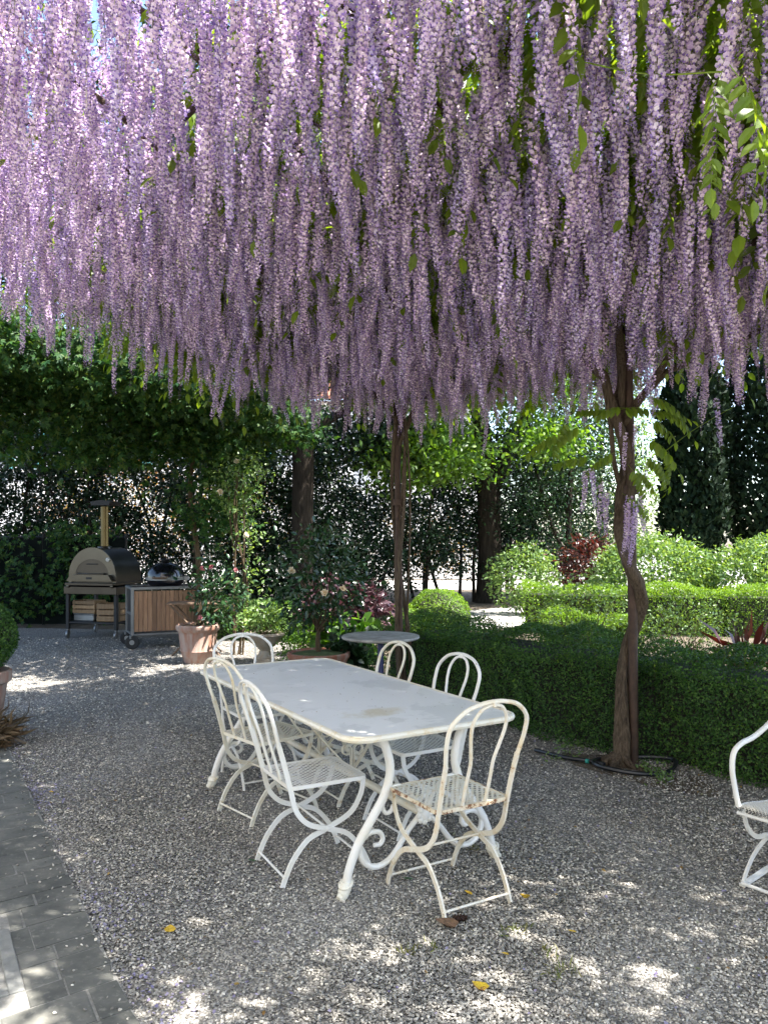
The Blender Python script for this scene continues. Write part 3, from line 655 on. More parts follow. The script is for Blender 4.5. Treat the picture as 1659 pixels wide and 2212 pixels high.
# roof leaves: set dense to shade the table, sparse towards the camera for sun
lp = []
for k in range(12400):
    t, s = RNG.uniform(-4.2, 3.8), RNG.uniform(-1.5, 4.8)
    dens = 1.0 if s < 2.3 else (.66 if s < 3.0 else .07)
    if t < -2.3: dens *= .52
    if RNG.random() > dens: continue
    p = site(t, s); lp.append((p[0], p[1], HA(s) + RNG.uniform(-.02, .50)))
lp = np.array(lp); nl = len(lp); lb = site(1.15, 0)
selb = ((lp[:, :2] - POST_A) @ DV) > 1.15
for w, o0, sel in ((wa, POST_A, ~selb), (wb, POST_B, selb)):
    pr = [bpy.data.objects.new('pinnate_leaf_piece', m) for m in PIN]; q = sel.sum()
    instancer('leaf_mass', lp[sel] - np.array([*o0, 0]), np.c_[RNG.normal(0, .3, q), RNG.normal(0, .3, q), RNG.uniform(0, 6.28, q)], RNG.uniform(1.0, 1.6, q), RNG.integers(0, 4, q), pr, w)
# sprays one can pick out: round the near trunk, and the big drooping ones close to the camera
def spray(w, o0, xyz, rz, rx, s, k, hang=False):
    o = obj('leaf_spray', HANG[k % 3] if hang else PIN[k % 4], w, (xyz[0] - o0[0], xyz[1] - o0[1], xyz[2])); o.rotation_euler = (rx, 0, rz); o.scale = (s,) * 3
def at(px, py, Z): return ((px - 829.5) / 1700 * Z, Z, 1.6 - (py - 1160) / 1700 * Z)
for q in [(1345, 880, 5.3, 1.4, .1, 1.15, 1), (1350, 885, 5.25, -1.3, .15, 1.2, 0), (1370, 860, 5.35, -1.0, .3, 1.1, 1), (1330, 905, 5.35, 1.75, .0, 1.1, 2), (1395, 880, 5.4, -1.5, .2, 1.3, 1),
          (1400, 920, 5.3, -1.4, .0, 1.2, 0), (1390, 950, 5.3, -1.7, -.1, 1.2, 1), (1405, 965, 5.4, -1.2, -.1, 1.1, 0), (1330, 985, 5.3, 1.5, .1, .9, 2), (1335, 1000, 5.35, 1.9, -.2, .9, 0),
          (1360, 1020, 5.25, -1.5, -.3, .9, 2), (1358, 1010, 5.4, -1.9, .0, 1.0, 0), (1345, 1065, 5.3, -2.0, -.3, .8, 2), (1440, 900, 5.5, -1.6, .2, 1.2, 1), (1450, 975, 5.4, -1.6, -.3, .9, 2),
          (1265, 900, 5.5, 1.5, -.1, 1.2, 1), (1215, 930, 5.6, 1.3, -.3, 1.1, 3), (1230, 920, 5.6, 2.2, -.3, 1.0, 3), (1420, 1000, 5.45, -1.8, -.3, .9, 0)]:
    x_, y_, z_ = at(*q[:3])
    spray(wa, POST_A, (x_ + RNG.normal(0, .03), y_ + RNG.normal(0, .08), z_ + RNG.normal(0, .04)), q[3] + RNG.normal(0, .45), q[4] + RNG.normal(-.05, .28), q[5] * RNG.uniform(.7, 1.05), q[6], hang=True)
for q in [(1560, 150, 2.3, 2.5, -.6, .95, 3), (1575, 140, 2.25, -2.8, -.7, 1.0, 3), (1590, 175, 2.3, -2.4, -.7, .85, 3), (1540, 200, 2.35, 2.9, -.8, .8, 3), (1530, 330, 2.5, 3.0, -.9, .55, 3), (1180, 70, 3.3, .6, -.2, 1.0, 1), (1140, 230, 3.6, 1.0, -.2, 1.1, 1),
          (1165, 260, 3.7, -.5, -.3, 1.0, 0), (720, 320, 3.6, -1.4, .1, .6, 2), (1440, 690, 4.9, 2.8, -.8, .8, 3), (1330, 490, 4.2, 2.9, -.8, .8, 3), (1400, 560, 4.6, 3.0, -.8, .9, 3), (1600, 720, 4.8, 2.6, -.4, .7, 2)]:
    spray(wa, POST_A, at(*q[:3]), *q[3:])
# blossoms hanging low on the near trunk
for q in [(1275, 1010, 5.35, .62, 3), (1262, 1015, 5.4, .66, 1), (1298, 1040, 5.4, .72, 6), (1312, 1060, 5.35, .70, 3), (1360, 1070, 5.3, .70, 8), (1372, 1085, 5.25, .68, 0), (1352, 1090, 5.28, .66, 4), (1383, 1060, 5.4, .7, 1), (1366, 1105, 5.3, .6, 3), (1350, 935, 5.3, .55, 6), (1340, 910, 5.35, .3, 9), (1372, 915, 5.4, .45, 9), (1395, 1000, 5.5, .4, 6), (1545, 860, 5.3, .7, 6), (1520, 800, 5.3, .7, 4)]:
    p = at(*q[:3]); o = obj('raceme', RAC[q[4]], wa, (p[0] - POST_A[0], p[1] - POST_A[1], p[2])); o.rotation_euler = (RNG.normal(0, .1), RNG.normal(0, .1), RNG.uniform(0, 6)); o.scale = (q[3] * 1.3, q[3] * 1.3, q[3] * 1.1)
# two whip-like shoots
part('tendril', MB().sweep([(X(1420), -.1, H(980)), (X(1500), .0, H(925)), (X(1590), .1, H(875)), (X(1600), .1, H(872))], [.004, .003, .002, .001], 5, 6), MAT['wisteria_leaf'], wa, True)
p0, p1, p2 = at(1240, 130, 2.6), at(1400, 160, 2.5), at(1560, 155, 2.4)
part('tendril', MB().sweep([rel(p0, p0[2], POST_A), rel(p1, p1[2], POST_A), rel(p2, p2[2], POST_A)], .003, 5, 6), MAT['wisteria_leaf'], wa, True)
# one cream rose caught in the roof
rz_ = thing('rose_bloom', 'single cream rose caught among the racemes above the near post', 'rose', at(1393, 478, 4.3))
for k_ in range(3):
    d = unit(RNG.normal(size=(14, 3))); d[:, 1] -= .5; d = unit(d)
    leaves('petal_whorl', d * .006 * (k_ + 1), .026 + .009 * k_, MAT['cream_petal'], rz_, shape='heart', normal=d, spread=.2, axis=d + np.array([0, -.4, .2]), axis_spread=.5)
part('stalk', MB().sweep([(0, 0, 0), (.02, .03, .12), (.0, .05, .45)], .003, 5, 4), MAT['wisteria_leaf'], rz_, True)
leaves('foliage', RNG.normal(0, .05, (9, 3)) + np.array([.02, .05, .08]), .05, MAT['lime_leaf'], rz_, shape='oval', spread=.8)
# ================================================================== TABLE
TROT = heading(TD)                                    # local +Y runs along the table towards its far end
def round_rect(hx, hy, r, k=7):
    out = []
    for cx, cy, a0 in ((hx - r, hy - r, 0), (-hx + r, hy - r, 90), (-hx + r, -hy + r, 180), (hx - r, -hy + r, 270)):
        for i in range(k + 1): a = R(a0 + 90 * i / k); out.append((cx + r * math.cos(a), cy + r * math.sin(a)))
    return out
tbl = thing('garden_table', 'long white iron garden table with scrolled legs and stained top', 'table', (*TC, 0), TROT)
HX, HY = .46, 1.045
o1 = round_rect(HX, HY, .10); o2 = round_rect(HX - .014, HY - .014, .09)
mb = MB(); k = len(o1)
V = [(x, y, .728) for x, y in o1] + [(x, y, .741) for x, y in o1] + [(x, y, .738) for x, y in o2]
mb.add(V, [tuple(range(k - 1, -1, -1))] + [(i, (i + 1) % k, k + (i + 1) % k, k + i) for i in range(k)] + [(k + i, k + (i + 1) % k, 2 * k + (i + 1) % k, 2 * k + i) for i in range(k)] + [tuple(range(2 * k, 3 * k))])
part('table_top', mb, MAT['table_top_paint'], tbl)
part('rim', MB().sweep([(x, y, .729) for x, y in round_rect(HX + .002, HY + .002, .10)], .0155, 8, closed=True, smooth_path=False), MAT['paint_cream'], tbl, True)
end_y = HY - .15
def endpt(w, h, sy): return (w, sy * end_y, h)
for sy in (-1, 1):
    for sx in (-1, 1):
        pr = [(-.30, .722), (-.25, .705), (-.205, .64), (-.182, .53), (-.215, .42), (-.28, .325), (-.35, .223), (-.395, .12), (-.412, .04)]
        part('leg', MB().sweep([endpt(sx * -a, h, sy) for a, h in pr], [.019, .020, .021, .021, .021, .021, .021, .020, .021], 10, 6), MAT['paint_white'], tbl, True)
        part('foot', MB().sweep([(sx * .412, sy * end_y, .075), (sx * .414, sy * end_y, .05), (sx * .430, sy * (end_y + .004), .018), (sx * .452, sy * (end_y + .008), .008)], [.022, .030, .026, .015], 10, 4)
             .sweep([(sx * .412 + .028 * math.cos(a), sy * end_y + .028 * math.sin(a), .062 + .012 * math.sin(a + 1)) for a in np.linspace(0, 6.283, 9)[:-1]], .007, 6, 3, closed=True), MAT['paint_cream'], tbl, True)
        lo = [(-.268, .205), (-.235, .205), (-.222, .232), (-.245, .262), (-.30, .262), (-.343, .215), (-.325, .145), (-.269, .108), (-.205, .115), (-.152, .154), (-.09, .232), (-.03, .29)]
        part('lower_scroll', MB().sweep([endpt(sx * -a, h, sy) for a, h in lo], [.010, .011, .012, .012, .013, .013, .014, .014, .014, .014, .013, .012], 8, 6), MAT['paint_white'], tbl, True)
        up = [(-.165, .37), (-.178, .345), (-.205, .34), (-.222, .37), (-.21, .42), (-.18, .45), (-.14, .455), (-.09, .43), (-.05, .375), (-.02, .315)]
        part('upper_scroll', MB().sweep([endpt(sx * -a, h, sy) for a, h in up], .010, 8, 6), MAT['paint_white'], tbl, True)
    rs = part('rosette', MB().lathe([(.030, -.02), (.034, 0), (.020, .012), (.008, .016)], 12), MAT['paint_white'], tbl, True)
    rs.location = (0, sy * (end_y + .012), .30); rs.rotation_euler = (-sy * R(90), 0, 0)
    for i in range(8):
        a = 2 * math.pi * i / 8
        p_ = part('petal', MB().lathe([(.002, -.008), (.014, -.006), (.017, .002), (.011, .010), (.002, .013)], 8, (.032 * math.cos(a), .032 * math.sin(a), 0)), MAT['paint_white'], rs, True)
part('stretcher', MB().sweep([(0, -end_y, .30), (0, 0, .302), (0, end_y, .30)], .020, 10, 4), MAT['paint_cream'], tbl, True)
for sy in (-1, 1):       # flat braces rising from the pipe, ending in a pair of curls
    y0 = sy * .20
    part('brace', MB().sweep([(.0, y0, .325), (-.10, y0 - sy * .02, .43), (-.22, y0 - sy * .05, .58), (-.30, y0 - sy * .06, .722)], 1, rect=(.006, .026), plane=(0, 1, 0), res=5), MAT['paint_cream'], tbl)
    part('brace', MB().sweep([(.0, y0, .325), (.10, y0 - sy * .02, .43), (.22, y0 - sy * .05, .58), (.30, y0 - sy * .06, .722)], 1, rect=(.006, .026), plane=(0, 1, 0), res=5), MAT['paint_cream'], tbl)
    for sx in (-1, 1):
        c = (sx * .037, y0, .44); sp = [(sx * .006, y0, .32), (sx * .008, y0, .40)] + [(c[0] + sx * .030 * (1 - i * .035) * math.cos(R(180 - i * 36)), y0, c[2] + .030 * (1 - i * .035) * math.sin(R(180 - i * 36))) for i in range(0, 10)]
        part('curl', MB().sweep(sp, 1, rect=(.005, .022), plane=(0, 1, 0), res=4), MAT['paint_cream'], tbl)

# ================================================================== FOLDING CHAIRS
def perforated(w, d, nx, ny, dish=.012):
    mb = MB(); V = {}; verts = []; faces = []
    cx, cy = w / nx, d / ny
    def vid(x, y):
        kx = (round(x, 5), round(y, 5))
        if kx not in V: V[kx] = len(verts); verts.append((x, y, -dish * max(0, 1 - (2 * x / w) ** 2) * max(0, 1 - (2 * y / d) ** 2)))
        return V[kx]
    for i in range(nx):
        for j in range(ny):
            x0, y0 = -w / 2 + i * cx, -d / 2 + j * cy; mx, my = x0 + cx / 2, y0 + cy / 2
            out = [(x0, y0), (mx, y0), (x0 + cx, y0), (x0 + cx, my), (x0 + cx, y0 + cy), (mx, y0 + cy), (x0, y0 + cy), (x0, my)]
            if i in (0, nx - 1) or j in (0, ny - 1) or (i + j) % 2:
                faces.append(tuple(vid(*p) for p in out)); continue
            inn = [(mx + cx * .62 * math.cos(R(225 + 45 * q)) * .72, my + cy * .95 * math.sin(R(225 + 45 * q)) * .5) for q in range(8)]
            o_i = [vid(*p) for p in out]; i_i = [vid(*p) for p in inn]
            for q in range(8): faces.append((o_i[q], o_i[(q + 1) % 8], i_i[(q + 1) % 8], i_i[q]))
    mb.add(verts, faces); return mb
CACHE = {}
def chair(label, loc, face, frame_mat, seat_mat, lean=0.0, width=.385, tilt=0.0):
    t = thing('folding_chair', label, 'chair', (*loc, 0), heading(face), 'white folding chairs around the table'); t.rotation_euler[1] = tilt
    def put(name, key, build, mat, smooth=False):
        kk = (key, mat, width)
        if kk not in CACHE: CACHE[kk] = build().mesh(name, MAT[mat], smooth)
        return obj(name, CACHE[kk], t)
    W = width / 2; zs = .452
    put('seat', 'seat', lambda: perforated(.375, .385, 27, 21), seat_mat).location = (0, .005, zs + .006)
    put('seat_rim', 'rim', lambda: MB().sweep([(x, y + .005, zs - .001) for x, y in round_rect(.19, .196, .03, 4)], 1, rect=(.005, .018), plane=(0, 0, 1), closed=True, smooth_path=False), 'paint_rusty_rim' if seat_mat == 'paint_rusty' else seat_mat)
    yb = lambda z: -.185 - (z - .45) * .30                # the back leans
    for sx in (-1, 1):
        put('side_bar', ('sb', sx), lambda: MB().sweep([(sx * (W - .004), yb(.665), .665), (sx * (W - .008), yb(.56), .56), (sx * (W - .010), -.186, .44), (sx * (W - .010), -.160, .345), (sx * (W - .010), -.10, .275), (sx * (W - .010), 0, .236), (sx * (W - .010), .095, .20), (sx * (W - .010), .165, .125), (sx * (W - .010), .205, .05), (sx * (W - .010), .222, .003)],
            1, rect=(.023, .009), plane=(1, 0, 0), res=6), frame_mat)
        put('leg', ('lg', sx), lambda: MB().sweep([(sx * (W - .020), .190, .45), (sx * (W - .020), .175, .37), (sx * (W - .020), .12, .29), (sx * (W - .020), .0, .236), (sx * (W - .020), -.095, .20), (sx * (W - .020), -.165, .125), (sx * (W - .020), -.205, .05), (sx * (W - .020), -.222, .003)],
            1, rect=(.023, .009), plane=(1, 0, 0), res=6), frame_mat)
        put('rivet', ('rv', sx), lambda: MB().sweep([(sx * (W - .028), 0, .236), (sx * (W + .002), 0, .236)], .007, 8, smooth_path=False), frame_mat, True)
    loop = [(W - .004, yb(.655), .655), (W + .004, yb(.70), .70), (W + .012, yb(.76), .76), (W + .004, yb(.835), .835), (W * .70, yb(.893), .893), (W * .32, yb(.915), .915), (0, yb(.920), .920)]
    put('back_loop', 'loop', lambda: MB().sweep(loop + [(-x, y, z) for x, y, z in loop[-2::-1]], .0098, 8, 6), frame_mat, True)
    inn = [(.060, yb(.462), .462), (.062, yb(.56), .56), (.060, yb(.65), .65), (.074, yb(.72), .72), (.088, yb(.79), .79), (.084, yb(.845), .845), (.055, yb(.888), .888), (.022, yb(.903), .903), (0, yb(.906), .906)]
    put('inner_loop', 'inner', lambda: MB().sweep(inn + [(-x, y, z) for x, y, z in inn[-2::-1]], .0078, 8, 5), frame_mat, True)
    put('clip', 'clip', lambda: MB().box((0, yb(.913), .912), (.016, .024, .032), bev=.004), frame_mat)
    for y, z in ((.212, .045), (-.212, .045), (0, .236)):
        put('stretcher', ('st', y), lambda: MB().sweep([(-W + .012, y, z), (W - .012, y, z)], .0058, 6, smooth_path=False), frame_mat, True)
    return t
TN_, TD_ = tuple(TN), tuple(TD)
chair('rusty cream folding chair at the near end of the table', (.287, 3.53), TD_, 'paint_rusty_frame', 'paint_rusty')
chair('white folding chair nearest the camera on the gravel side of the table', (-.348, 3.84), (.879, .476), 'paint_white', 'paint_white')
chair('cream folding chair on the gravel side, farther along the table', (-.68, 4.61), (.74, .67), 'paint_cream', 'paint_cream')
chair('white folding chair on the hedge side, nearer the rusty chair', (.173, 4.40), (-.858, -.513), 'paint_white', 'paint_white')
chair('white folding chair on the hedge side, in front of the round table', (-.173, 4.92), (-.858, -.513), 'paint_cream', 'paint_white')
chair('white folding chair at the far end of the table before the urn', (-.83, 5.24), tuple(-TD), 'paint_white', 'paint_white', width=.40)

# ================================================================== MESH ARMCHAIR by the hedge
arm = thing('mesh_armchair', 'white armchair with expanded metal seat standing apart by the hedge', 'armchair', (1.985, 3.53, 0), heading((-.8, -.6)))
AW = .27
def prof(u):      # seat-to-back sheet, u 0..1 from front edge to top of the back
    pts = np.array([(.275, .335), (.262, .372), (.18, .372), (.0, .345), (-.15, .345), (-.235, .42), (-.285, .58), (-.33, .78), (-.36, .86)])
    q, _ = catmull(pts, np.zeros(len(pts)), 8); s = np.r_[0, np.cumsum(np.linalg.norm(np.diff(q, axis=0), axis=1))]; s /= s[-1]
    return np.interp(u, s, q[:, 0]), np.interp(u, s, q[:, 1])
def expanded(nu, nv, w):
    us = np.linspace(0, 1, nu * 2 + 1); mb = MB(); th = .0017
    for i in range(nu * 2):
        for j in range(nv):
            off = .5 if i % 2 else 0
            for d in (-1, 1):
                x0 = (j + off) / nv; x1 = x0 + d * .5 / nv
                if not (0 <= x1 <= 1 and 0 <= x0 <= 1): continue
                a = np.array([(x0 - .5) * 2 * w, *prof(us[i])]); b = np.array([(x1 - .5) * 2 * w, *prof(us[i + 1])])
                dd = b - a; nn = np.cross(dd, (1, 0, 0)) if abs(dd[0]) < 1e9 else 0; nn = nn / (np.linalg.norm(nn) + 1e-9); sd = np.cross(dd, nn); sd /= np.linalg.norm(sd) + 1e-9
                lift = nn * .0035
                mb.add([a - sd * th - lift, a + sd * th + lift, b + sd * th + lift, b - sd * th - lift], [(0, 1, 2, 3)])
    return mb
part('seat_mesh', expanded(52, 34, AW), MAT['paint_white'], arm)
for sx in (-1, 1):
    part('arm', MB().sweep([(sx * AW, .262, .372), (sx * (AW + .012), .268, .45), (sx * (AW + .016), .285, .54), (sx * (AW + .014), .275, .615), (sx * (AW + .012), .215, .648), (sx * (AW + .01), .10, .665), (sx * (AW + .005), -.04, .715), (sx * AW, -.17, .80), (sx * (AW - .01), -.30, .85), (sx * (AW - .02), -.352, .855)], .0125, 10, 6), MAT['paint_white'], arm, True)
    part('side_rail', MB().sweep([(sx * AW, .262, .37), (sx * AW, .18, .366), (sx * AW, 0, .340), (sx * AW, -.15, .338), (sx * AW, -.235, .415), (sx * AW, -.285, .58), (sx * AW, -.33, .78), (sx * (AW - .02), -.36, .86)], .009, 8, 5), MAT['paint_white'], arm, True)
    for sy in (-1, 1):
        part('leg', MB().sweep([(sx * (AW - .01), sy * .235, .35), (sx * (AW - .01), sy * .20, .265), (sx * (AW - .01), sy * .12, .205), (sx * (AW - .01), 0, .185), (sx * (AW - .01), -sy * .12, .14), (sx * (AW - .01), -sy * .20, .075), (sx * (AW - .01), -sy * .245, .008)], 1, rect=(.022, .008), plane=(1, 0, 0), res=5), MAT['paint_white'], arm)
    part('runner', MB().sweep([(sx * (AW - .01), .25, .012), (sx * (AW - .01), .15, .018), (sx * (AW - .01), 0, .03), (sx * (AW - .01), -.15, .018), (sx * (AW - .01), -.25, .012)], 1, rect=(.012, .026), plane=(1, 0, 0), res=5), MAT['paint_white'], arm)
for y, z in ((.25, .022), (-.25, .022), (0, .19)):
    part('stretcher', MB().sweep([(-AW + .01, y, z), (AW - .01, y, z)], .008, 8, smooth_path=False), MAT['paint_white'], arm, True)
part('front_rail', MB().sweep([(-AW, .27, .345), (AW, .27, .345)], .008, 8, smooth_path=False), MAT['paint_white'], arm, True)
part('top_rail', MB().sweep([(-AW + .02, -.36, .86), (0, -.372, .875), (AW - .02, -.36, .86)], .011, 8, 5), MAT['paint_white'], arm, True)

# ================================================================== ROUND TABLE
rt = thing('round_table', 'round marble-topped table on a blue iron column beside the hedge', 'table', (-.03, 6.9, 0))
part('table_top', MB().lathe([(.30, .705), (.335, .712), (.342, .722), (.338, .735), (.325, .738)], 40), MAT['weathered_marble'], rt, True)
part('column', MB().lathe([(.05, .03), (.032, .06), (.028, .30), (.034, .34), (.026, .38), (.026, .66), (.07, .704)], 14), MAT['blue_iron'], rt, True)
for k in range(3):
    a = 2 * math.pi * k / 3 + .4
    part('foot', MB().sweep([(.02 * math.cos(a), .02 * math.sin(a), .12), (.12 * math.cos(a), .12 * math.sin(a), .07), (.24 * math.cos(a), .24 * math.sin(a), .012)], [.018, .016, .014], 8, 5), MAT['blue_iron'], rt, True)
# ================================================================== HEDGES AND PLANTS
def quad_strip_pts(n, line, depth, h, rng=RNG, depth_dir=None, faces=(.36, .44, .2)):
    """points on the shell of a clipped hedge standing along a polyline (front foot line); returns points and outward normals"""
    L = np.array(line, float); seg = np.linalg.norm(np.diff(L, axis=0), axis=1); cum = np.r_[0, np.cumsum(seg)]
    u = rng.uniform(0, cum[-1], n); i = np.clip(np.searchsorted(cum, u) - 1, 0, len(seg) - 1); f = (u - cum[i]) / seg[i]
    base = L[i] + (L[i + 1] - L[i]) * f[:, None]; d = unit(L[i + 1] - L[i]); nrm = np.c_[-d[:, 1], d[:, 0]]       # to the back
    w = rng.choice(3, n, p=faces); k = rng.random(n)
    dep = np.where(w == 0, 0, np.where(w == 1, k * depth, depth)); z = np.where(w == 1, h, k * h)
    N = np.zeros((n, 3)); N[w == 0, :2] = -nrm[w == 0]; N[w == 1, 2] = 1; N[w == 2, :2] = nrm[w == 2]
    inw = rng.exponential(.028, n)
    lump = .036 * np.sin(base[:, 0] * 5 + z * 4) + .030 * np.sin(u * 9 + dep * 7 + z * 3) + .030 * np.sin(u * 3.1 + 1) + .012 * np.sin(u * 23 + z * 17)
    P = np.c_[base + nrm * dep[:, None], z] + N * (lump - inw)[:, None]
    edge = np.exp(-((z - h) / .10) ** 2) * np.exp(-(dep / .10) ** 2)           # soften the top edge
    P[:, 2] -= edge * .05
    return P, N, u, cum[-1]
def hedge(name, label, line, depth, h, n, size, mat, cat='hedge', group=None, twigs=True):
    c = np.mean(np.array(line, float), 0); t = thing(name, label, cat, (c[0], c[1], 0), 0, group)
    P, N, u, Lt = quad_strip_pts(n, line, depth, h); P = P - np.array([c[0], c[1], 0])
    V, F = leaf_arrays(P, size, normal=N * .9 + np.array([0, 0, .25]), spread=.62, shape='diamond', axis=N * .6 + np.array([0, 0, .35]), axis_spread=.8)
    obj('foliage', big_mesh('foliage', V, F, MAT[mat]), t)
    L = np.array(line, float); mb = MB(); ins = .15
    for i in range(len(L) - 1):
        d = (L[i + 1] - L[i]); ln = np.linalg.norm(d); d /= ln; nr = np.array([-d[1], d[0]]); m = (L[i] + L[i + 1]) / 2 + nr * depth / 2 - c
        mb.box((*m, (h - ins) / 2), (ln - ins, depth - 2 * ins, h - ins), math.atan2(d[1], d[0]))
    part('inner_twigs', mb, MAT['twigs'], t)
    if twigs:      # loose shoots standing proud of the clipped face
        mb = MB(); q = RNG.choice(len(P), 260, replace=False)
        for i in q:
            e = P[i] + N[i] * RNG.uniform(.02, .07) + np.array([RNG.normal(0, .02), RNG.normal(0, .02), RNG.uniform(.0, .06)]); mb.sweep([P[i] - N[i] * .05, P[i], e], [.0018, .0014, .0008], 3, 2)
        part('shoots', mb, MAT['bark_stem'], t, kind='stuff')
        tips = np.concatenate([P[q] + N[q] * k for k in (.01, .03, .05)])
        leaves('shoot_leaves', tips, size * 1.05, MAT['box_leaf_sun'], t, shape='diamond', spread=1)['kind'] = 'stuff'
    return t
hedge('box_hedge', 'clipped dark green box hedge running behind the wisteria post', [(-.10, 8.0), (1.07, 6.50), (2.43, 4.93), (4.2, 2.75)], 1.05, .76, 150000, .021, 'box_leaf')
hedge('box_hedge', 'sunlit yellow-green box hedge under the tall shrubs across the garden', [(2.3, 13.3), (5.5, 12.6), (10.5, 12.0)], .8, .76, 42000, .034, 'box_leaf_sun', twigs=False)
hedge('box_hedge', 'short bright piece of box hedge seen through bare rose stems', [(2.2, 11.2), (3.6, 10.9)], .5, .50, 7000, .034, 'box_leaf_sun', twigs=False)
hedge('box_hedge', 'dark low hedge behind the stone urn and terracotta pots', [(-3.1, 12.3), (-.3, 11.7)], .5, .62, 16000, .032, 'box_leaf', twigs=False)

def ball(name, label, c, r, n, size, mat, cat, core=.86, group=None, lump=.05):
    t = thing(name, label, cat, (c[0], c[1], 0), 0, group); cz = c[2]
    d = unit(RNG.normal(size=(n, 3))); k = 1 - RNG.exponential(.05, n)
    k = k + lump * np.sin(d[:, 0] * 7 + d[:, 2] * 5) * np.cos(d[:, 1] * 6)
    P = d * k[:, None] * np.array(r) + np.array([0, 0, cz]); s = P[:, 2] > .02; P, d = P[s], d[s]
    V, F = leaf_arrays(P, size, normal=d + np.array([0, 0, .2]), spread=.6, axis=d * .6 + np.array([0, 0, .4]), axis_spread=.8)
    obj('foliage', big_mesh('foliage', V, F, MAT[mat]), t)
    mb = MB(); mb.lathe([(max(.01, math.sin(a) * r[0] * core), max(.01, cz - math.cos(a) * r[2] * core)) for a in np.linspace(.25, 3.0, 9)], 16, sy=r[1] / r[0]); part('inner_twigs', mb, MAT['twigs'], t, True)
    return t
ball('box_ball', 'bright lime-green rounded box bush behind the hedge', (.80, 11.6, .42), (.46, .46, .42), 9000, .030, 'box_leaf_sun', 'bush')
ball('box_ball', 'small lime-green bush left of the rounded box bush', (.28, 11.4, .33), (.26, .3, .30), 4500, .030, 'box_leaf_sun', 'bush')
bb = ball('box_topiary', 'dark green clipped box ball in a terracotta pot by the paving', (-3.28, 6.3, .80), (.32, .32, .31), 16000, .020, 'box_leaf', 'topiary', lump=.03)
part('pot', MB().lathe([(.16, 0), (.19, .03), (.245, .42), (.275, .44), (.28, .52), (.26, .53), (.24, .50)], 26), MAT['terracotta'], bb, True)
part('soil', MB().lathe([(.245, .48), (.24, .495)], 20), MAT['soil'], bb)
dg = thing('dry_grass', 'tuft of dry brown grass beside the box ball pot', 'grass tuft', (-3.16, 6.0, 0))
P = np.c_[RNG.normal(0, .11, 1500), RNG.normal(0, .09, 1500), RNG.uniform(0, .16, 1500)]
leaves('blades', P, .20, MAT['dry_grass'], dg, shape='strap', spread=.8, axis=np.c_[P[:, :2] * 6, np.full(1500, .25)], axis_spread=.8)

def shrub(name, label, cat, loc, crown_c, crown_r, nleaf, size, mat, shape='oval', nst=6, stem_r=.012, stem_mat='bark_stem', per=14, sig=.07, inner=.35, group=None, droop=0.0, spread=.9, base_r=.04):
    t = thing(name, label, cat, (*loc, 0), 0, group)
    cc = ellipsoid_pts(max(3, nleaf // per), crown_c, crown_r, inner); cc = cc[cc[:, 2] > .03]
    mb = None
    for k in range(nst):
        e = cc[RNG.integers(len(cc))]; b = np.array([RNG.normal(0, base_r), RNG.normal(0, base_r), 0]); m = b * .6 + e * .4 + np.array([0, 0, .12 * e[2]])
        part('stem', MB().sweep([b, m, e], [stem_r, stem_r * .7, stem_r * .3], 5, 4), MAT[stem_mat], t, True)
    P = clumps(cc, per, sig); P = P[P[:, 2] > .01]
    leaves('foliage', P, size, MAT[mat], t, shape=shape, spread=spread, normal=(0, 0, .55), axis=unit(P - np.array(crown_c)) * .7 + np.array([0, 0, -droop]), axis_spread=.6)
    return t
def blossom(t, p, r, mat, name='flower'):
    c = np.array(p, float); k = 26; d = unit(RNG.normal(size=(k, 3))); d[:, 2] = np.abs(d[:, 2]) * .6
    return leaves(name, np.tile(c, (k, 1)) + d * r * .15, r, MAT[mat], t, shape='heart', normal=d, spread=.3, axis=d + np.array([0, -.3, .4]), axis_spread=.5)
# garden beyond the hedge
shrub('rose_shrub', 'thin leafless-looking rose bush with grey stems behind the hedge', 'rose bush', (2.35, 9.4), (0, 0, .75), (.62, .45, .42), 800, .05, 'shrub_leaf', nst=34, stem_r=.006, per=5, inner=.3, base_r=.12)
shrub('rose_shrub', 'low tangled rose bush right of the wisteria post', 'rose bush', (3.7, 9.6), (0, 0, .55), (.6, .4, .32), 900, .045, 'shrub_leaf', nst=30, stem_r=.006, per=6, inner=.3, base_r=.12)
for k, (x, y, rx, h, lab) in enumerate([(5.0, 14.6, 1.15, 1.58, 'bushy sunlit shrub nearest the wisteria trunk above the yellow-green hedge'), (7.0, 14.2, 1.3, 1.52, 'broad sunlit shrub above the yellow-green hedge, at the right edge'), (9.2, 14.4, 1.3, 1.8, 'sunlit shrub beyond the right end of the shrub row')]):
    if k < 2: shrub('garden_shrub', lab, 'shrub', (x, y), (0, 0, h * .52), (rx, .8, h * .5), 11000, .075, 'shrub_leaf', nst=8, per=10, sig=.08, inner=.75, group='sunlit shrubs across the garden')
shrub('red_shrub', 'dark red-leaved shrub beyond the rose bush', 'shrub', (4.05, 15.4), (0, 0, 1.05), (.62, .5, .5), 1500, .10, 'red_leaf', per=8, sig=.08)
shrub('green_shrub', 'leafy green shrub left of the red-leaved shrub', 'shrub', (2.9, 16.2), (0, 0, .75), (.8, .5, .7), 2600, .085, 'shrub_leaf', per=10)
shrub('purple_plant', 'purple-leaved plant behind the round table', 'plant', (-.50, 10.6), (0, 0, .56), (.62, .42, .46), 2200, .11, 'purple_leaf', per=7, sig=.06, nst=8, droop=.5)
shrub('hydrangea', 'broad bright-leaved plant between bowl pot and round table', 'plant', (-.48, 9.95), (0, 0, .30), (.36, .28, .26), 330, .13, 'hydrangea_leaf', shape='heart', per=4, sig=.07, nst=7)
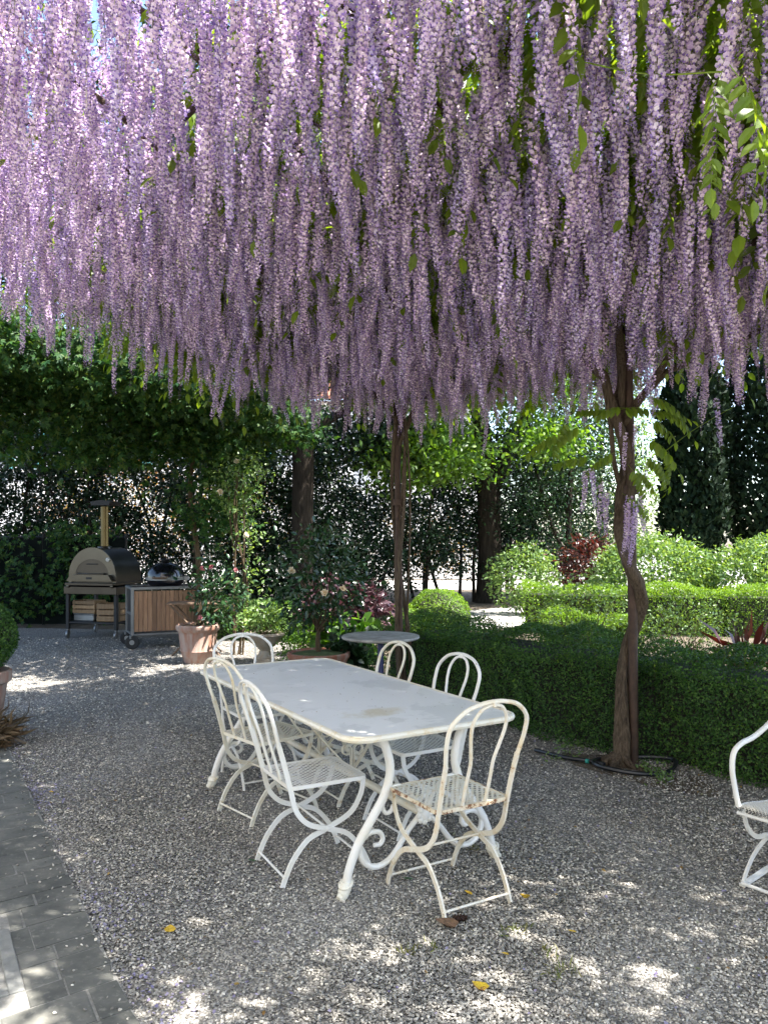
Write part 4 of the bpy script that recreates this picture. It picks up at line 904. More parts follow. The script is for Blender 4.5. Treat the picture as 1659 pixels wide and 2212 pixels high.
shrub('hellebore', 'dark bluish leafy clump behind the bowl pot', 'plant', (-.38, 9.35), (0, 0, .20), (.25, .2, .18), 420, .085, 'laurel_leaf', shape='heart', per=5, nst=6)
shrub('groundcover_plant', 'sunlit leafy clump between the urn and the bowl pot', 'plant', (-1.10, 10.1), (0, 0, .22), (.22, .3, .26), 1300, .045, 'hydrangea_leaf', per=10, nst=5)
fl = thing('canna', 'low clump of red and grey strap leaves behind the right of the hedge', 'plant', (3.95, 8.6, 0))
P = np.c_[RNG.normal(0, .12, 60), RNG.normal(0, .1, 60), RNG.uniform(.1, .4, 60)]
leaves('foliage', P, .42, MAT['red_leaf'], fl, shape='strap', spread=.8, axis=np.c_[P[:, :2] * 5, np.full(60, .25)], axis_spread=.5)
st = thing('garden_stake', 'short dark stake standing among red leaves behind the hedge', 'stake', (4.2, 8.6, 0))
part('stake', MB().sweep([(0, 0, -.02), (.005, 0, .74)], .016, 8, smooth_path=False), MAT['bark_stem'], st)
part('cap', MB().lathe([(.018, .735), (.02, .75), (.012, .762)], 8), MAT['black_iron'], st)

# ---- potted plants in front of the oven
def pot_profile(r, h): return [(r * .62, 0), (r * .66, .02), (r * .80, h * .30), (r * .83, h * .32), (r * .81, h * .34), (r * .90, h * .80), (r * .98, h * .84), (r * 1.04, h * .90), (r * 1.03, h * .97), (r * .95, h), (r * .88, h * .95)]
pc = thing('camellia_pot', 'tall terracotta pot with pink camellia in front of the wooden cart', 'potted plant', (-2.37, 10.05, 0))
part('pot', MB().lathe(pot_profile(.27, .49), 30), MAT['terracotta'], pc, True); part('soil', MB().lathe([(.235, .46), (.23, .468)], 20), MAT['soil'], pc)
def pot_shrub(t, crown_c, crown_r, n, size, mat, base, nst=6, stem_r=.012, per=8, sig=.06, shape='oval', inner=.4):
    cc = ellipsoid_pts(n // per, crown_c, crown_r, inner)
    for k in range(nst):
        e = cc[RNG.integers(len(cc))]; b = np.array(base) + np.array([RNG.normal(0, .02), RNG.normal(0, .02), 0]); part('stem', MB().sweep([b, b * .5 + e * .5 + np.array([0, 0, .1 * e[2]]), e], [stem_r, stem_r * .7, stem_r * .3], 5, 4), MAT['bark_stem'], t, True)
    P = clumps(cc, per, sig); leaves('foliage', P, size, MAT[mat], t, shape=shape, spread=.9, normal=(0, 0, .5), axis=unit(P - np.array(crown_c)) + np.array([0, 0, -.2]), axis_spread=.6)
pot_shrub(pc, (.26, 0, .90), (.36, .3, .40), 460, .085, 'camellia_leaf', (0, 0, .46), 8)
for p in [(.09, -.27, .59), (.10, -.22, 1.20), (.22, -.22, 1.22), (.52, -.2, 1.18)]: blossom(pc, p, .034, 'pink_petal')
ur = thing('stone_urn', 'weathered stone urn on a foot holding a green plant', 'urn', (-1.51, 10.0, 0))
part('plinth', MB().box((0, 0, .03), (.26, .26, .06), .3, bev=.006), MAT['stone_urn'], ur)
part('bowl', MB().lathe([(.12, .06), (.125, .085), (.085, .11), (.065, .16), (.09, .19), (.10, .20), (.13, .225), (.20, .28), (.235, .345), (.262, .36), (.265, .385), (.24, .39), (.21, .36)], 30, wob=lambda a, z: .03 * np.sin(12 * a) * (1 if .2 < z < .34 else 0)), MAT['stone_urn'], ur, True)
part('soil', MB().lathe([(.22, .36), (.215, .368)], 20), MAT['soil'], ur)
pot_shrub(ur, (-.02, .05, .58), (.34, .26, .19), 800, .06, 'shrub_leaf', (0, 0, .36), 6, .006, 8, .05)
bw = thing('camellia_bowl', 'wide terracotta bowl with dark shrub and white flowers behind the table', 'potted plant', (-.755, 9.1, 0))
part('pot', MB().lathe([(.24, 0), (.26, .03), (.33, .16), (.345, .20), (.365, .225), (.365, .265), (.34, .275), (.32, .25)], 34), MAT['terracotta_dark'], bw, True); part('moss', MB().lathe([(.33, .245), (.25, .262), (.1, .275), (.02, .278)], 24), MAT['moss'], bw, True)
part('trunk', MB().sweep([(0, 0, .25), (-.01, 0, .42), (.01, 0, .56)], [.034, .028, .024], 10, 4), MAT['bark_stem'], bw, True)
pot_shrub(bw, (0, .05, 1.10), (.58, .45, .62), 1250, .085, 'camellia_leaf', (0, 0, .52), 14, .012, 6, .08)
for p in [(.10, -.42, .98), (.30, -.36, 1.02), (-.28, -.3, 1.22)]: blossom(bw, p, .042, 'cream_petal')

# ---- tray table, oven, grill cart, crates
tt = thing('folding_tray_table', 'small brown folding table behind the camellia pot', 'side table', (-2.55, 10.75, 0), .12)
for k in range(5): part('slat', MB().box((0, -.16 + .08 * k, .70), (.78, .07, .018), bev=.003), MAT['old_wood'], tt)
for sy in (-1, 1):
    part('leg', MB().sweep([(-.34, sy * .17, .69), (.32, sy * .17, .0)], .014, 6, smooth_path=False), MAT['old_wood'], tt); part('leg', MB().sweep([(.34, sy * .15, .69), (-.32, sy * .15, .0)], .014, 6, smooth_path=False), MAT['old_wood'], tt)

ov = thing('pizza_oven', 'domed steel pizza oven with tall chimney on a wheeled stand', 'oven', (-4.50, 12.75, 0), R(-14)); ov.scale = (.93, .93, .95)
OW, OD = .44, .40
def arch(w, z0, zs, zt, n=18): return [(w, z0), ] + [(w * math.cos(a), zs + (zt - zs) * math.sin(a)) for a in np.linspace(0, math.pi, n)] + [(-w, z0)]
A_ = arch(OW, .90, 1.03, 1.50)
part('dome', MB().prism([(x, 0, z) for x, z in A_], [(0, -OD + .02, 0), (0, OD, 0)]), MAT['dark_steel'], ov, True)
fa = arch(OW + .012, .895, 1.03, 1.512); fi = arch(OW * .72, .985, 1.05, 1.32)
mb = MB(); k = len(fa); mb.add([(x, -OD, z) for x, z in fa] + [(x, -OD, z) for x, z in fi] + [(x, -OD + .03, z) for x, z in fa], [(i, i + 1, k + i + 1, k + i) for i in range(k - 1)] + [(i + 1, i, 2 * k + i, 2 * k + i + 1) for i in range(k - 1)]); part('front_plate', mb, MAT['steel'], ov)
part('door', MB().prism([(x * .99, 0, z) for x, z in fi], [(0, -OD + .012, 0), (0, -OD + .004, 0)]), MAT['dark_steel'], ov)
part('door_slot', MB().box((0, -OD - .002, 1.235), (.22, .012, .016), bev=.004), MAT['black_iron'], ov)
part('door_handle', MB().sweep([(-.25, -OD - .02, 1.085), (-.25, -OD - .05, 1.07), (.25, -OD - .05, 1.07), (.25, -OD - .02, 1.085)], .013, 8, smooth_path=False), MAT['steel'], ov, True)
part('front_shelf', MB().prism([(-OW * .82, 0, 1.06), (-OW * .99, 0, .955), (OW * .99, 0, .955), (OW * .82, 0, 1.06)], [(0, -OD - .09, 0), (0, -OD - .004, 0)]), MAT['steel'], ov)
part('name_plate', MB().box((.0, -OD - .093, 1.005), (.10, .006, .034)), MAT['black_iron'], ov)
g_ = part('gauge', MB().lathe([(.034, 0), (.034, .016), (.028, .02), (.004, .02)], 18), MAT['gauge_glass'], ov, True); g_.location = (OW * .70, -OD - .002, 1.31); g_.rotation_euler = (R(90), 0, 0)
for sx in (-1, 1):
    g_ = part('knob', MB().lathe([(.026, 0), (.026, .03), (.018, .035)], 14), MAT['steel'], ov, True); g_.location = (sx * .42, -OD - .05, .87); g_.rotation_euler = (R(90), 0, 0)
part('sill', MB().box((0, -.04, .905), (OW * 2 + .04, OD * 2 + .12, .045), bev=.006), MAT['dark_steel'], ov)
part('chimney', MB().lathe([(.068, 1.49), (.068, 2.20)], 22, (-.02, 0, 0)), MAT['brass_steel'], ov, True)
part('chimney_collar', MB().lathe([(.13, 1.485), (.12, 1.52), (.09, 1.53)], 20, (-.02, 0, 0)), MAT['dark_steel'], ov, True)
part('chimney_cap', MB().prism([(-.17, -.17, 2.22), (.17, -.17, 2.22), (.20, -.17, 2.28), (0, -.17, 2.31), (-.20, -.17, 2.28)], [(0, 0, 0), (0, .34, 0)]), MAT['black_iron'], ov)
part('table_deck', MB().box((0, 0, .80), (1.02, .92, .13), bev=.008), MAT['dark_steel'], ov)
part('lower_shelf', MB().box((0, 0, .26), (.94, .84, .03), bev=.004), MAT['black_iron'], ov)
for sx in (-1, 1):
    for sy in (-1, 1):
        part('leg', MB().box((sx * .46, sy * .40, .46), (.06, .06, .62), bev=.006), MAT['black_iron'], ov)
        w_ = part('castor', MB().box((sx * .46, sy * .40, .135), (.03, .05, .05), bev=.004), MAT['galvanised'], ov)
        ww = part('wheel', MB().lathe([(.02, -.02), (.058, -.02), (.065, -.012), (.065, .012), (.058, .02), (.02, .02)], 18), MAT['galvanised'], w_, True); ww.location = (sx * .46, sy * .40 - .01, .066); ww.rotation_euler = (0, R(90), .2)

def crate(label, loc, rot, w, d, h, z0):
    t = thing('wooden_crate', label, 'crate', (*loc, z0), rot, 'crates on the oven shelf')
    for sy in (-1, 1):
        for k in range(3): part('slat', MB().box((0, sy * d / 2, h * (.17 + .33 * k)), (w, .012, h * .26), bev=.002), MAT['crate_wood'], t)
    for sx in (-1, 1):
        for k in range(3): part('slat', MB().box((sx * w / 2, 0, h * (.17 + .33 * k)), (.012, d - .02, h * .26), bev=.002), MAT['crate_wood'], t)
        for sy in (-1, 1): part('corner_post', MB().box((sx * (w / 2 - .018), sy * (d / 2 - .018), h / 2), (.022, .022, h)), MAT['crate_wood'], t)
    part('base', MB().box((0, 0, .008), (w - .02, d - .02, .012)), MAT['crate_wood'], t)
ro = R(-14); oc = lambda x, y: (-4.50 + x * math.cos(ro) - y * math.sin(ro), 12.75 + x * math.sin(ro) + y * math.cos(ro))
crate('wooden crate on the left of the oven shelf above a metal box', oc(-.22, -.12), ro, .40, .30, .21, .380)
crate('larger wooden crate on the right of the oven shelf', oc(.22, -.14), ro + .1, .38, .32, .29, .263)
bx_ = thing('metal_box', 'pale grey metal box under the left crate on the oven shelf', 'box', (*oc(-.22, -.14), .263), ro)
part('body', MB().box((0, 0, .05), (.36, .26, .10), bev=.01), MAT['galvanised'], bx_); part('lid', MB().box((0, 0, .109), (.37, .27, .016), bev=.005), MAT['galvanised'], bx_)

CR = math.atan2(.34, .72)
ct = thing('grill_cart', 'wheeled cart clad in brown vertical planks carrying the black grill', 'cart', (-3.28, 11.65, 0), CR)
CL, CD = .92, .56
for sx in (-1, 1):
    for sy in (-1, 1):
        part('corner_post', MB().box((sx * CL / 2, sy * CD / 2, .50), (.04, .04, .70), bev=.004), MAT['galvanised'], ct)
        if True:
            w_ = part('wheel', MB().lathe([(.03, -.028), (.085, -.03), (.10, -.018), (.10, .018), (.085, .03), (.03, .028)], 22), MAT['rubber'], ct, True); w_.location = (sx * CL / 2, sy * CD / 2, .10); w_.rotation_euler = (0, R(90), R(70))
            h_ = part('hub', MB().lathe([(.035, -.034), (.035, .034)], 14), MAT['galvanised'], w_, True)
            part('fork', MB().box((sx * CL / 2, sy * CD / 2, .175), (.085, .05, .05), bev=.006), MAT['galvanised'], ct)
for sy in (-1, 1): part('top_rail', MB().box((0, sy * CD / 2, .865), (CL + .05, .05, .04), bev=.004), MAT['galvanised'], ct)
for sx in (-1, 1): part('top_rail', MB().box((sx * CL / 2, 0, .866), (.05, CD - .05, .036), bev=.004), MAT['galvanised'], ct)
part('deck', MB().box((0, 0, .860), (CL - .05, CD - .05, .028)), MAT['old_wood'], ct)
part('lower_deck', MB().box((0, 0, .205), (CL + .02, CD + .02, .03), bev=.004), MAT['galvanised'], ct)
for k in range(14): part('plank', MB().box((-CL / 2 + .055 + k * (CL - .11) / 13, -CD / 2 - .002, .535), (.058, .018, .58), bev=.003), MAT['cart_wood'], ct)
for sy in (-1, 1): part('end_panel', MB().box((-sy * (CL / 2 - .008), 0, .53), (.012, CD - .05, .60)), MAT['black_iron'], ct)
part('end_rail', MB().box((-CL / 2 - .01, 0, .50), (.02, CD - .04, .03)), MAT['galvanised'], ct)
ccx = lambda x, y: (-3.28 + x * math.cos(CR) - y * math.sin(CR), 11.65 + x * math.sin(CR) + y * math.cos(CR))
km = thing('ceramic_grill', 'glossy black egg-shaped ceramic grill set into the wooden cart', 'grill', (*ccx(.05, .0), 0))
part('base', MB().lathe([(.08, .875), (.22, .88), (.265, .93), (.275, .975)], 30), MAT['kamado_glaze'], km, True)
part('lid', MB().lathe([(.278, 1.005), (.277, 1.03), (.262, 1.09), (.225, 1.15), (.165, 1.195), (.09, 1.22), (.055, 1.225)], 34), MAT['kamado_glaze'], km, True)
for z in (.978, 1.001): part('band', MB().lathe([(.270, z - .009), (.283, z - .009), (.283, z + .009), (.270, z + .009)], 34, cap=False), MAT['galvanised'], km, True)
part('vent_cap', MB().lathe([(.05, 1.22), (.06, 1.24), (.075, 1.255), (.06, 1.275), (.02, 1.28)], 18), MAT['black_iron'], km, True)
part('hinge', MB().box((.29, .04, .99), (.09, .14, .07), .2, bev=.01), MAT['galvanised'], km)
part('handle', MB().sweep([(-.10, -.27, 1.02), (-.08, -.33, 1.01), (.08, -.33, 1.01), (.10, -.27, 1.02)], .014, 8, 4), MAT['old_wood'], km, True)

# ---- fence, pillar
fe = thing('privacy_fence', 'dark cloth-covered fence behind the oven', 'fence', (-7.0, 14.3, 0))
for k in range(4): part('post', MB().sweep([(-2.2 + 1.5 * k, .05, 0), (-2.2 + 1.5 * k, .05, 1.66)], .03, 8, smooth_path=False), MAT['black_iron'], fe, True)
for k in range(3): part('panel', MB().box((-1.45 + 1.5 * k, 0, .80), (1.48, .012, 1.56)), MAT['fence_cloth'], fe)
part('top_rail', MB().sweep([(-2.2, .05, 1.6), (2.35, .05, 1.6)], .018, 8, smooth_path=False), MAT['black_iron'], fe, True)

# ================================================================== TREES
def tree(name, label, loc, trunk, limbs, crown_centres, per, sig, size, mat, shape='oval', cat='tree', group=None, bark_m='bark_tree', trans_norm=.5):
    t = thing(name, label, cat, (*loc, 0), 0, group)
    part('trunk', MB().sweep([p[:3] for p in trunk], [p[3] for p in trunk], 14, 6), MAT[bark_m], t, True)
    for l in limbs: part('limb', MB().sweep([p[:3] for p in l], [p[3] for p in l], 9, 5), MAT[bark_m], t, True)
    P = clumps(crown_centres, per, sig)
    leaves('crown', P, size, MAT[mat], t, shape=shape, spread=.9, normal=(0, 0, trans_norm), axis=(0, 0, -.4), axis_spread=.8)
    return t
def cloud(n, c, r, inner=.4): return ellipsoid_pts(n, c, r, inner)
# forked tree right of the middle, with low bright foliage
cc = np.concatenate([cloud(330, (-.6, -2.0, 5.5), (2.8, 3.0, 1.4), .3), cloud(120, (-1.75, -3.2, 3.3), (1.35, 1.0, .55), .2), cloud(30, (.9, -3.0, 3.6), (.7, .8, .3), .2), cloud(420, (.9, .5, 8.3), (4.6, 3.0, 3.4), .25)])
tree('forked_tree', 'dark forked tree trunk with bright green low foliage beyond the round bush', (2.58, 19.4),
     [(0, 0, -.05, .40), (0, 0, .25, .32), (.02, 0, 1.2, .285), (.0, 0, 2.2, .28), (-.02, 0, 3.0, .29), (-.10, 0, 3.7, .24), (-.35, -.1, 5.2, .17), (-.6, -.3, 6.6, .08)],
     [[(.05, 0, 2.7, .20), (.30, -.05, 3.3, .21), (.62, -.1, 3.95, .19), (1.2, -.2, 5.3, .13), (1.6, -.3, 6.8, .06)], [(-.2, -.1, 4.4, .10), (-.7, -1.2, 4.8, .07), (-1.2, -2.5, 4.7, .03)]], cc, 42, (.30, .30, .2), .13, 'lime_leaf')
# dark tree on the left of the middle
cc = np.concatenate([cloud(720, (.2, -1.6, 7.4), (4.2, 3.6, 3.4), .2), cloud(60, (1.4, .6, 3.6), (.9, .8, .5), .2), cloud(50, (-1.6, .2, 3.5), (1.1, .8, .5), .2)])
tree('straight_tree', 'dark straight tree trunk behind the camellia bowl', (-1.62, 15.6),
     [(0, 0, -.05, .29), (0, 0, .3, .235), (0, 0, 1.6, .215), (.02, 0, 2.9, .21), (.0, 0, 3.6, .22), (-.05, 0, 4.8, .15), (-.1, 0, 6.2, .07)],
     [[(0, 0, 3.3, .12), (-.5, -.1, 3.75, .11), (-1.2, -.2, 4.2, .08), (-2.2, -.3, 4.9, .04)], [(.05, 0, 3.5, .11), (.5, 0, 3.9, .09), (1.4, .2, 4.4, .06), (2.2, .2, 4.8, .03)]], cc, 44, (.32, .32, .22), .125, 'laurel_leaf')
cc = cloud(560, (2.4, .6, 6.6), (3.6, 2.8, 3.6), .2)
tree('dark_tree', 'dark spreading tree added behind the creeper to darken the oven corner', (-9.6, 15.6), [(0, 0, -.05, .24), (0, 0, 1.5, .19), (.05, 0, 3.5, .17), (0, 0, 6, .1), (0, 0, 8.5, .04)], [[(0, 0, 3.2, .1), (1.0, -.4, 4.6, .07), (2.2, -.9, 6.0, .03)], [(0, 0, 3.8, .1), (-.9, -.2, 5.0, .07), (-2.0, -.4, 6.2, .03)]], cc, 44, (.34, .34, .24), .125, 'laurel_leaf')  # added tree, crown placed to block sky and sun over the oven corner
# the tall screening hedge at the back: slim stems, dense dark leaves, light through the gaps
sh = thing('screening_hedge', 'tall dark evergreen screening hedge with bright gaps along the back', 'hedge', (-3.2, 18.6, 0))
HP_ = []
for row, (y0, dens) in enumerate(((18.6, 1.0), (20.4, .8))):
    for x in np.arange(-12.5, 5.4, .75):
        y = y0 + .25 * math.sin(x * 2.1) + (1.2 if x > 1.2 else 0) + (-.9 if x < -4 else 0); h = 5.4 if x < -2.6 else 4.6
        if -.9 < x < .5: h = 2.75
        if x > 2.0: h = 4.4
        x += RNG.uniform(-.2, .2); lowz = .75 if x > .4 else .2; thin = dens * (1.0 if x > .4 else (1.3 if x > -4.2 else 1.1))
        for j_ in range(1):
            b = (x + 3.2 + RNG.normal(0, .2), y - 18.6 + RNG.normal(0, .12), 0); part('stem', MB().sweep([b, (b[0] + RNG.normal(0, .2), b[1], h * .3), (b[0] + RNG.normal(0, .35), b[1], h * .6), (b[0] + RNG.normal(0, .5), b[1], h * .9)], [.05, .04, .025, .012], 6, 4), MAT['bark_tree'], sh, True)
        n_c = int(150 * thin * h / 4.5); c_ = np.c_[x + 3.2 + RNG.normal(0, .36, n_c), y - 18.6 + RNG.normal(0, .30, n_c), lowz + (h - lowz) * RNG.random(n_c)]
        gap = np.sin(c_[:, 0] * 1.9 + 1.1 * np.sin(c_[:, 2] * 2.3)) * np.sin(c_[:, 2] * 2.6 + c_[:, 0] * .8 + 2 * row) + .5 * np.sin(c_[:, 0] * 4.7 + c_[:, 2] * 3.9)
        c_ = c_[RNG.random(len(c_)) < np.clip(.78 + .62 * gap, .06, 1)]
        HP_.append(clumps(c_, 34, (.16, .17, .13)))
HP_ = np.concatenate(HP_); HP_ = HP_[HP_[:, 2] > .1]
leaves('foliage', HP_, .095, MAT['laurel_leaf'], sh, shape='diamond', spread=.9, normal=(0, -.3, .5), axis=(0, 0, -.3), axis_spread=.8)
# lighter feathery tree beyond, right, and lighter garden trees past the screen
cc = cloud(300, (0, 0, 3.6), (2.2, 1.4, 2.6), .2)
tree('olive_tree', 'pale glittering small-leaved tree behind the wisteria trunk', (5.6, 20.5), [(0, 0, -.05, .16), (.1, 0, 1.2, .12), (0, 0, 2.8, .09), (.1, 0, 4.4, .04)], [[(.05, 0, 1.8, .07), (.6, 0, 2.8, .05), (1.0, 0, 3.8, .02)]], cc, 46, (.26, .26, .22), .085, 'shrub_leaf')
cc = cloud(260, (0, 0, 2.9), (1.5, 1.2, 2.4), .2)
tree('bay_tree', 'dark glossy tree right of the forked trunk', (4.3, 18.4), [(0, 0, -.05, .10), (0, 0, 1.2, .085), (.05, 0, 3.0, .06), (.1, 0, 4.6, .03)], [[(0, 0, 1.0, .05), (-.5, 0, 2.2, .04), (-.8, 0, 3.4, .02)]], cc, 40, (.26, .24, .24), .085, 'camellia_leaf')
cc = cloud(200, (0, 0, 2.3), (2.6, 1.5, 1.7), .3)
tree('garden_tree', 'yellow-leaved small tree seen beyond the screening shrubs left of the oven chimney', (-7.6, 22.6), [(0, 0, -.05, .12), (0, 0, 1.2, .1), (0, 0, 2.6, .05)], [[(0, 0, 1.0, .05), (.5, 0, 1.9, .03), (.9, 0, 2.6, .02)]], cc, 20, (.25, .25, .2), .10, 'autumn_leaf')
cc = cloud(150, (0, 0, 2.1), (2.0, 1.5, 1.5), .3)
tree('garden_tree', 'yellow-leaved small tree seen beyond the screening shrubs right of the oven chimney', (-4.4, 22.4), [(0, 0, -.05, .12), (0, 0, 1.2, .1), (0, 0, 2.6, .05)], [[(0, 0, 1.0, .05), (.5, 0, 1.9, .03), (.9, 0, 2.6, .02)]], cc, 20, (.25, .25, .2), .10, 'autumn_leaf')
cc = cloud(90, (0, 0, 1.5), (1.6, .8, 1.0), .3)
tree('garden_tree', 'reddish-yellow bush seen beyond the forked tree', (1.2, 23.0), [(0, 0, -.05, .09), (0, 0, 1.0, .07), (0, 0, 1.8, .03)], [], cc, 18, (.22, .22, .2), .10, 'autumn_leaf')
# cypresses
def cypress(label, loc, h, r, n):
    t = thing('cypress_tree', label, 'tree', (*loc, 0), 0, 'cypresses at the garden edge')
    part('trunk', MB().sweep([(0, 0, -.05), (0, 0, h * .5), (0, 0, h * .95)], [.13, .09, .02], 8, 4), MAT['bark_tree'], t, True)
    u = RNG.random(n); z = .5 + (h - .5) * u; rad = r * np.clip(1.25 * np.sin(np.clip(u * 2.6 + .35, 0, 3.1)), .05, 1.05) * (.55 + .5 * np.sqrt(RNG.random(n))); a = RNG.uniform(0, 6.283, n)
    rad = rad * (1 + .12 * np.sin(a * 4 + z * 2.2)); P = np.c_[rad * np.cos(a), rad * np.sin(a), z]
    d = np.c_[np.cos(a), np.sin(a), np.full(n, 1.6)]
    leaves('crown', P, .15, MAT['cypress_leaf'], t, shape='diamond', spread=.8, normal=np.c_[np.cos(a), np.sin(a), np.zeros(n)], axis=d, axis_spread=.35)
cypress('dark cypress just right of the wisteria trunk', (6.75, 17.2), 6.0, .62, 13000)
cypress('taller dark cypress at the right edge of the garden', (8.6, 17.6), 8.2, .85, 18000)
# big tree added out of view, its crown placed to shade hedge and table
cc = np.concatenate([cloud(760, (-1.1, .4, 7.0), (3.4, 3.4, 2.4), .2)])
tree('shade_tree', 'tall leafy tree added out of view beyond the hedge end for its shade', (6.9, 5.4), [(0, 0, -.05, .30), (0, 0, 1.5, .24), (.1, 0, 4.0, .19), (0, .1, 6.5, .10), (0, .1, 8.5, .04)],
     [[(.05, 0, 3.6, .12), (-.9, -.3, 5.2, .09), (-2.0, -.8, 6.6, .04)], [(.05, 0, 4.2, .11), (.8, .6, 5.8, .08), (1.8, 1.2, 7.0, .03)], [(0, 0, 4.6, .1), (-.4, 1.0, 6.0, .06), (-.8, 2.0, 7.3, .03)]], cc, 42, (.36, .36, .28), .12, 'lime_leaf')

# ================================================================== CREEPER ON THE LEFT, CLIMBING ROSE
cr = thing('creeper', 'dark green leafy creeper hanging over the oven corner', 'climber', (-4.2, 10.6, 0))
def band(n, p0, p1, zlo, zhi, dy):
    u = RNG.random(n); z = zlo(u) + (zhi(u) - zlo(u)) * RNG.random(n); return np.c_[p0[0] + (p1[0] - p0[0]) * u, p0[1] + (p1[1] - p0[1]) * u + RNG.normal(0, dy, n), z]
c_ = np.concatenate([
    band(400, (-2.2, -1.9), (2.1, .8), lambda u: 2.75 + .2 * np.sin(u * 9) - .15 * (u > .7), lambda u: 4.5 - 1.35 * u + .2 * np.sin(u * 17), .35),
    band(120, (-2.6, -2.6), (-.8, -1.8), lambda u: 3.0 + 0 * u, lambda u: 4.7 - .5 * u, .35),
    band(40, (1.5, .4), (2.1, .7), lambda u: 1.7 + 0 * u, lambda u: 2.7 + 0 * u, .2)])
u_ = RNG.uniform(0, 1, (2300, 2)); c_ = np.concatenate([c_, np.c_[-2.6 + 5.6 * u_[:, 0], -2.4 + .2 * u_[:, 0] + 5.2 * u_[:, 1], 4.15 - .75 * u_[:, 0] + RNG.normal(0, .14, 2300)]])  # leaf roof added and thickened to shade the oven corner and gravel
fz = RNG.random((150, 2)); c_ = np.concatenate([c_, np.c_[-5.0 + 4.4 * fz[:, 0], 3.45 + RNG.normal(0, .06, 150), .25 + 1.5 * fz[:, 1]]])
leaves('foliage', clumps(c_, 15, (.17, .17, .11)), .088, MAT['creeper_leaf'], cr, shape='palm', spread=.7, normal=(.1, -.5, .7), axis=(0, -.3, -.8), axis_spread=.6)
for x, y in ((-2.9, 2.2), (1.42, .9)):
    part('stem', MB().sweep([(x, y, 0), (x + .08, y, 1.1), (x - .05, y, 2.3), (x + .1, y, 3.2)], [.045, .04, .035, .02], 8, 5), MAT['bark_stem'], cr, True)
part('stem', MB().sweep([(-2.2, -1.7, 3.7), (-.5, -.5, 3.3), (1.1, .2, 3.1), (2.0, .7, 3.0)], .025, 6, 5), MAT['bark_stem'], cr, True)
rs_ = thing('climbing_rose', 'climbing rose with cream flowers on thin stems left of the dark tree', 'climber', (-1.98, 10.7, 0))
for k in range(5):
    b = (RNG.normal(0, .05), RNG.normal(0, .05), 0); part('stem', MB().sweep([b, (b[0] + RNG.normal(0, .06), b[1], .9), (b[0] + RNG.normal(0, .07), b[1], 1.8), (b[0] + RNG.normal(0, .15), b[1], 2.5)], [.016, .014, .012, .006], 6, 5), MAT['bark_stem'], rs_, True)
c_ = np.concatenate([ellipsoid_pts(60, (0, 0, 2.35), (.42, .3, .40), .3), ellipsoid_pts(24, (.05, 0, 1.75), (.25, .2, .5), .2), ellipsoid_pts(16, (.1, 0, .95), (.3, .2, .4), .2)])
leaves('foliage', clumps(c_, 10, .08), .062, MAT['shrub_leaf'], rs_, shape='oval', spread=.8, normal=(0, -.2, .6), axis=(0, 0, -.4), axis_spread=.7)
for p in [(.14, -.15, 1.62), (.02, -.2, 2.6), (-.2, -.2, 2.2)]: blossom(rs_, p, .04, 'cream_petal')

# ================================================================== HOUSES BEYOND
def window(t, x, y, z, w, h, mat):
    f = part('window', MB().box((x, y, z), (w + .12, .10, h + .12), bev=.01), MAT['house_wall'], t); part('pane', MB().box((x, y - .052, z), (w * .5, .02, h)), MAT['black_plastic'], f)
    for sx in (-1, 1): part('shutter', MB().box((x + sx * w * .62, y - .09, z), (w * .42, .04, h), bev=.004), MAT[mat], f)
hs = thing('white_house', 'bright white house seen through gaps in the shrubs', 'house', (-7, 33, 0))
part('wall', MB().box((0, 3, 3.6), (22, 6, 7.4)), MAT['house_wall'], hs); part('roof', MB().prism([(-11.4, -.5, 7.3), (11.4, -.5, 7.3), (11.4, 3, 9.0), (-11.4, 3, 9.0)], [(0, 0, 0), (0, 0, .15)]), MAT['roof_tile'], hs)
for x in (-8, -3.5, 1.5, 7):
    for z in (5.2,): window(hs, x, -.03, z, 1.0, 1.5, 'teal_shutter')
hb = thing('home_house', 'plastered wall of the house beside the paving', 'house', (*site(-3, 6.0), 0), math.atan2(DV[1], DV[0]))
part('wall', MB().box((0, .2, 3.2), (13, .4, 6.5)), MAT['house_wall'], hb)
part('door', MB().box((-1.6, -.01, 1.1), (1.2, .06, 2.2), bev=.01), MAT['old_wood'], hb)
for x in (-4.2, 2.2): window(hb, x, -.03, 1.7, .9, 1.3, 'teal_shutter')
gw = thing('garden_wall', 'low pale wall along the road behind the shrubs', 'wall', (0, 30, 0))
part('wall', MB().box((0, 0, .5), (70, .3, 1.0)), MAT['house_wall'], gw); part('coping', MB().box((0, 0, 1.03), (70, .4, .06)), MAT['pillar_stone'], gw)

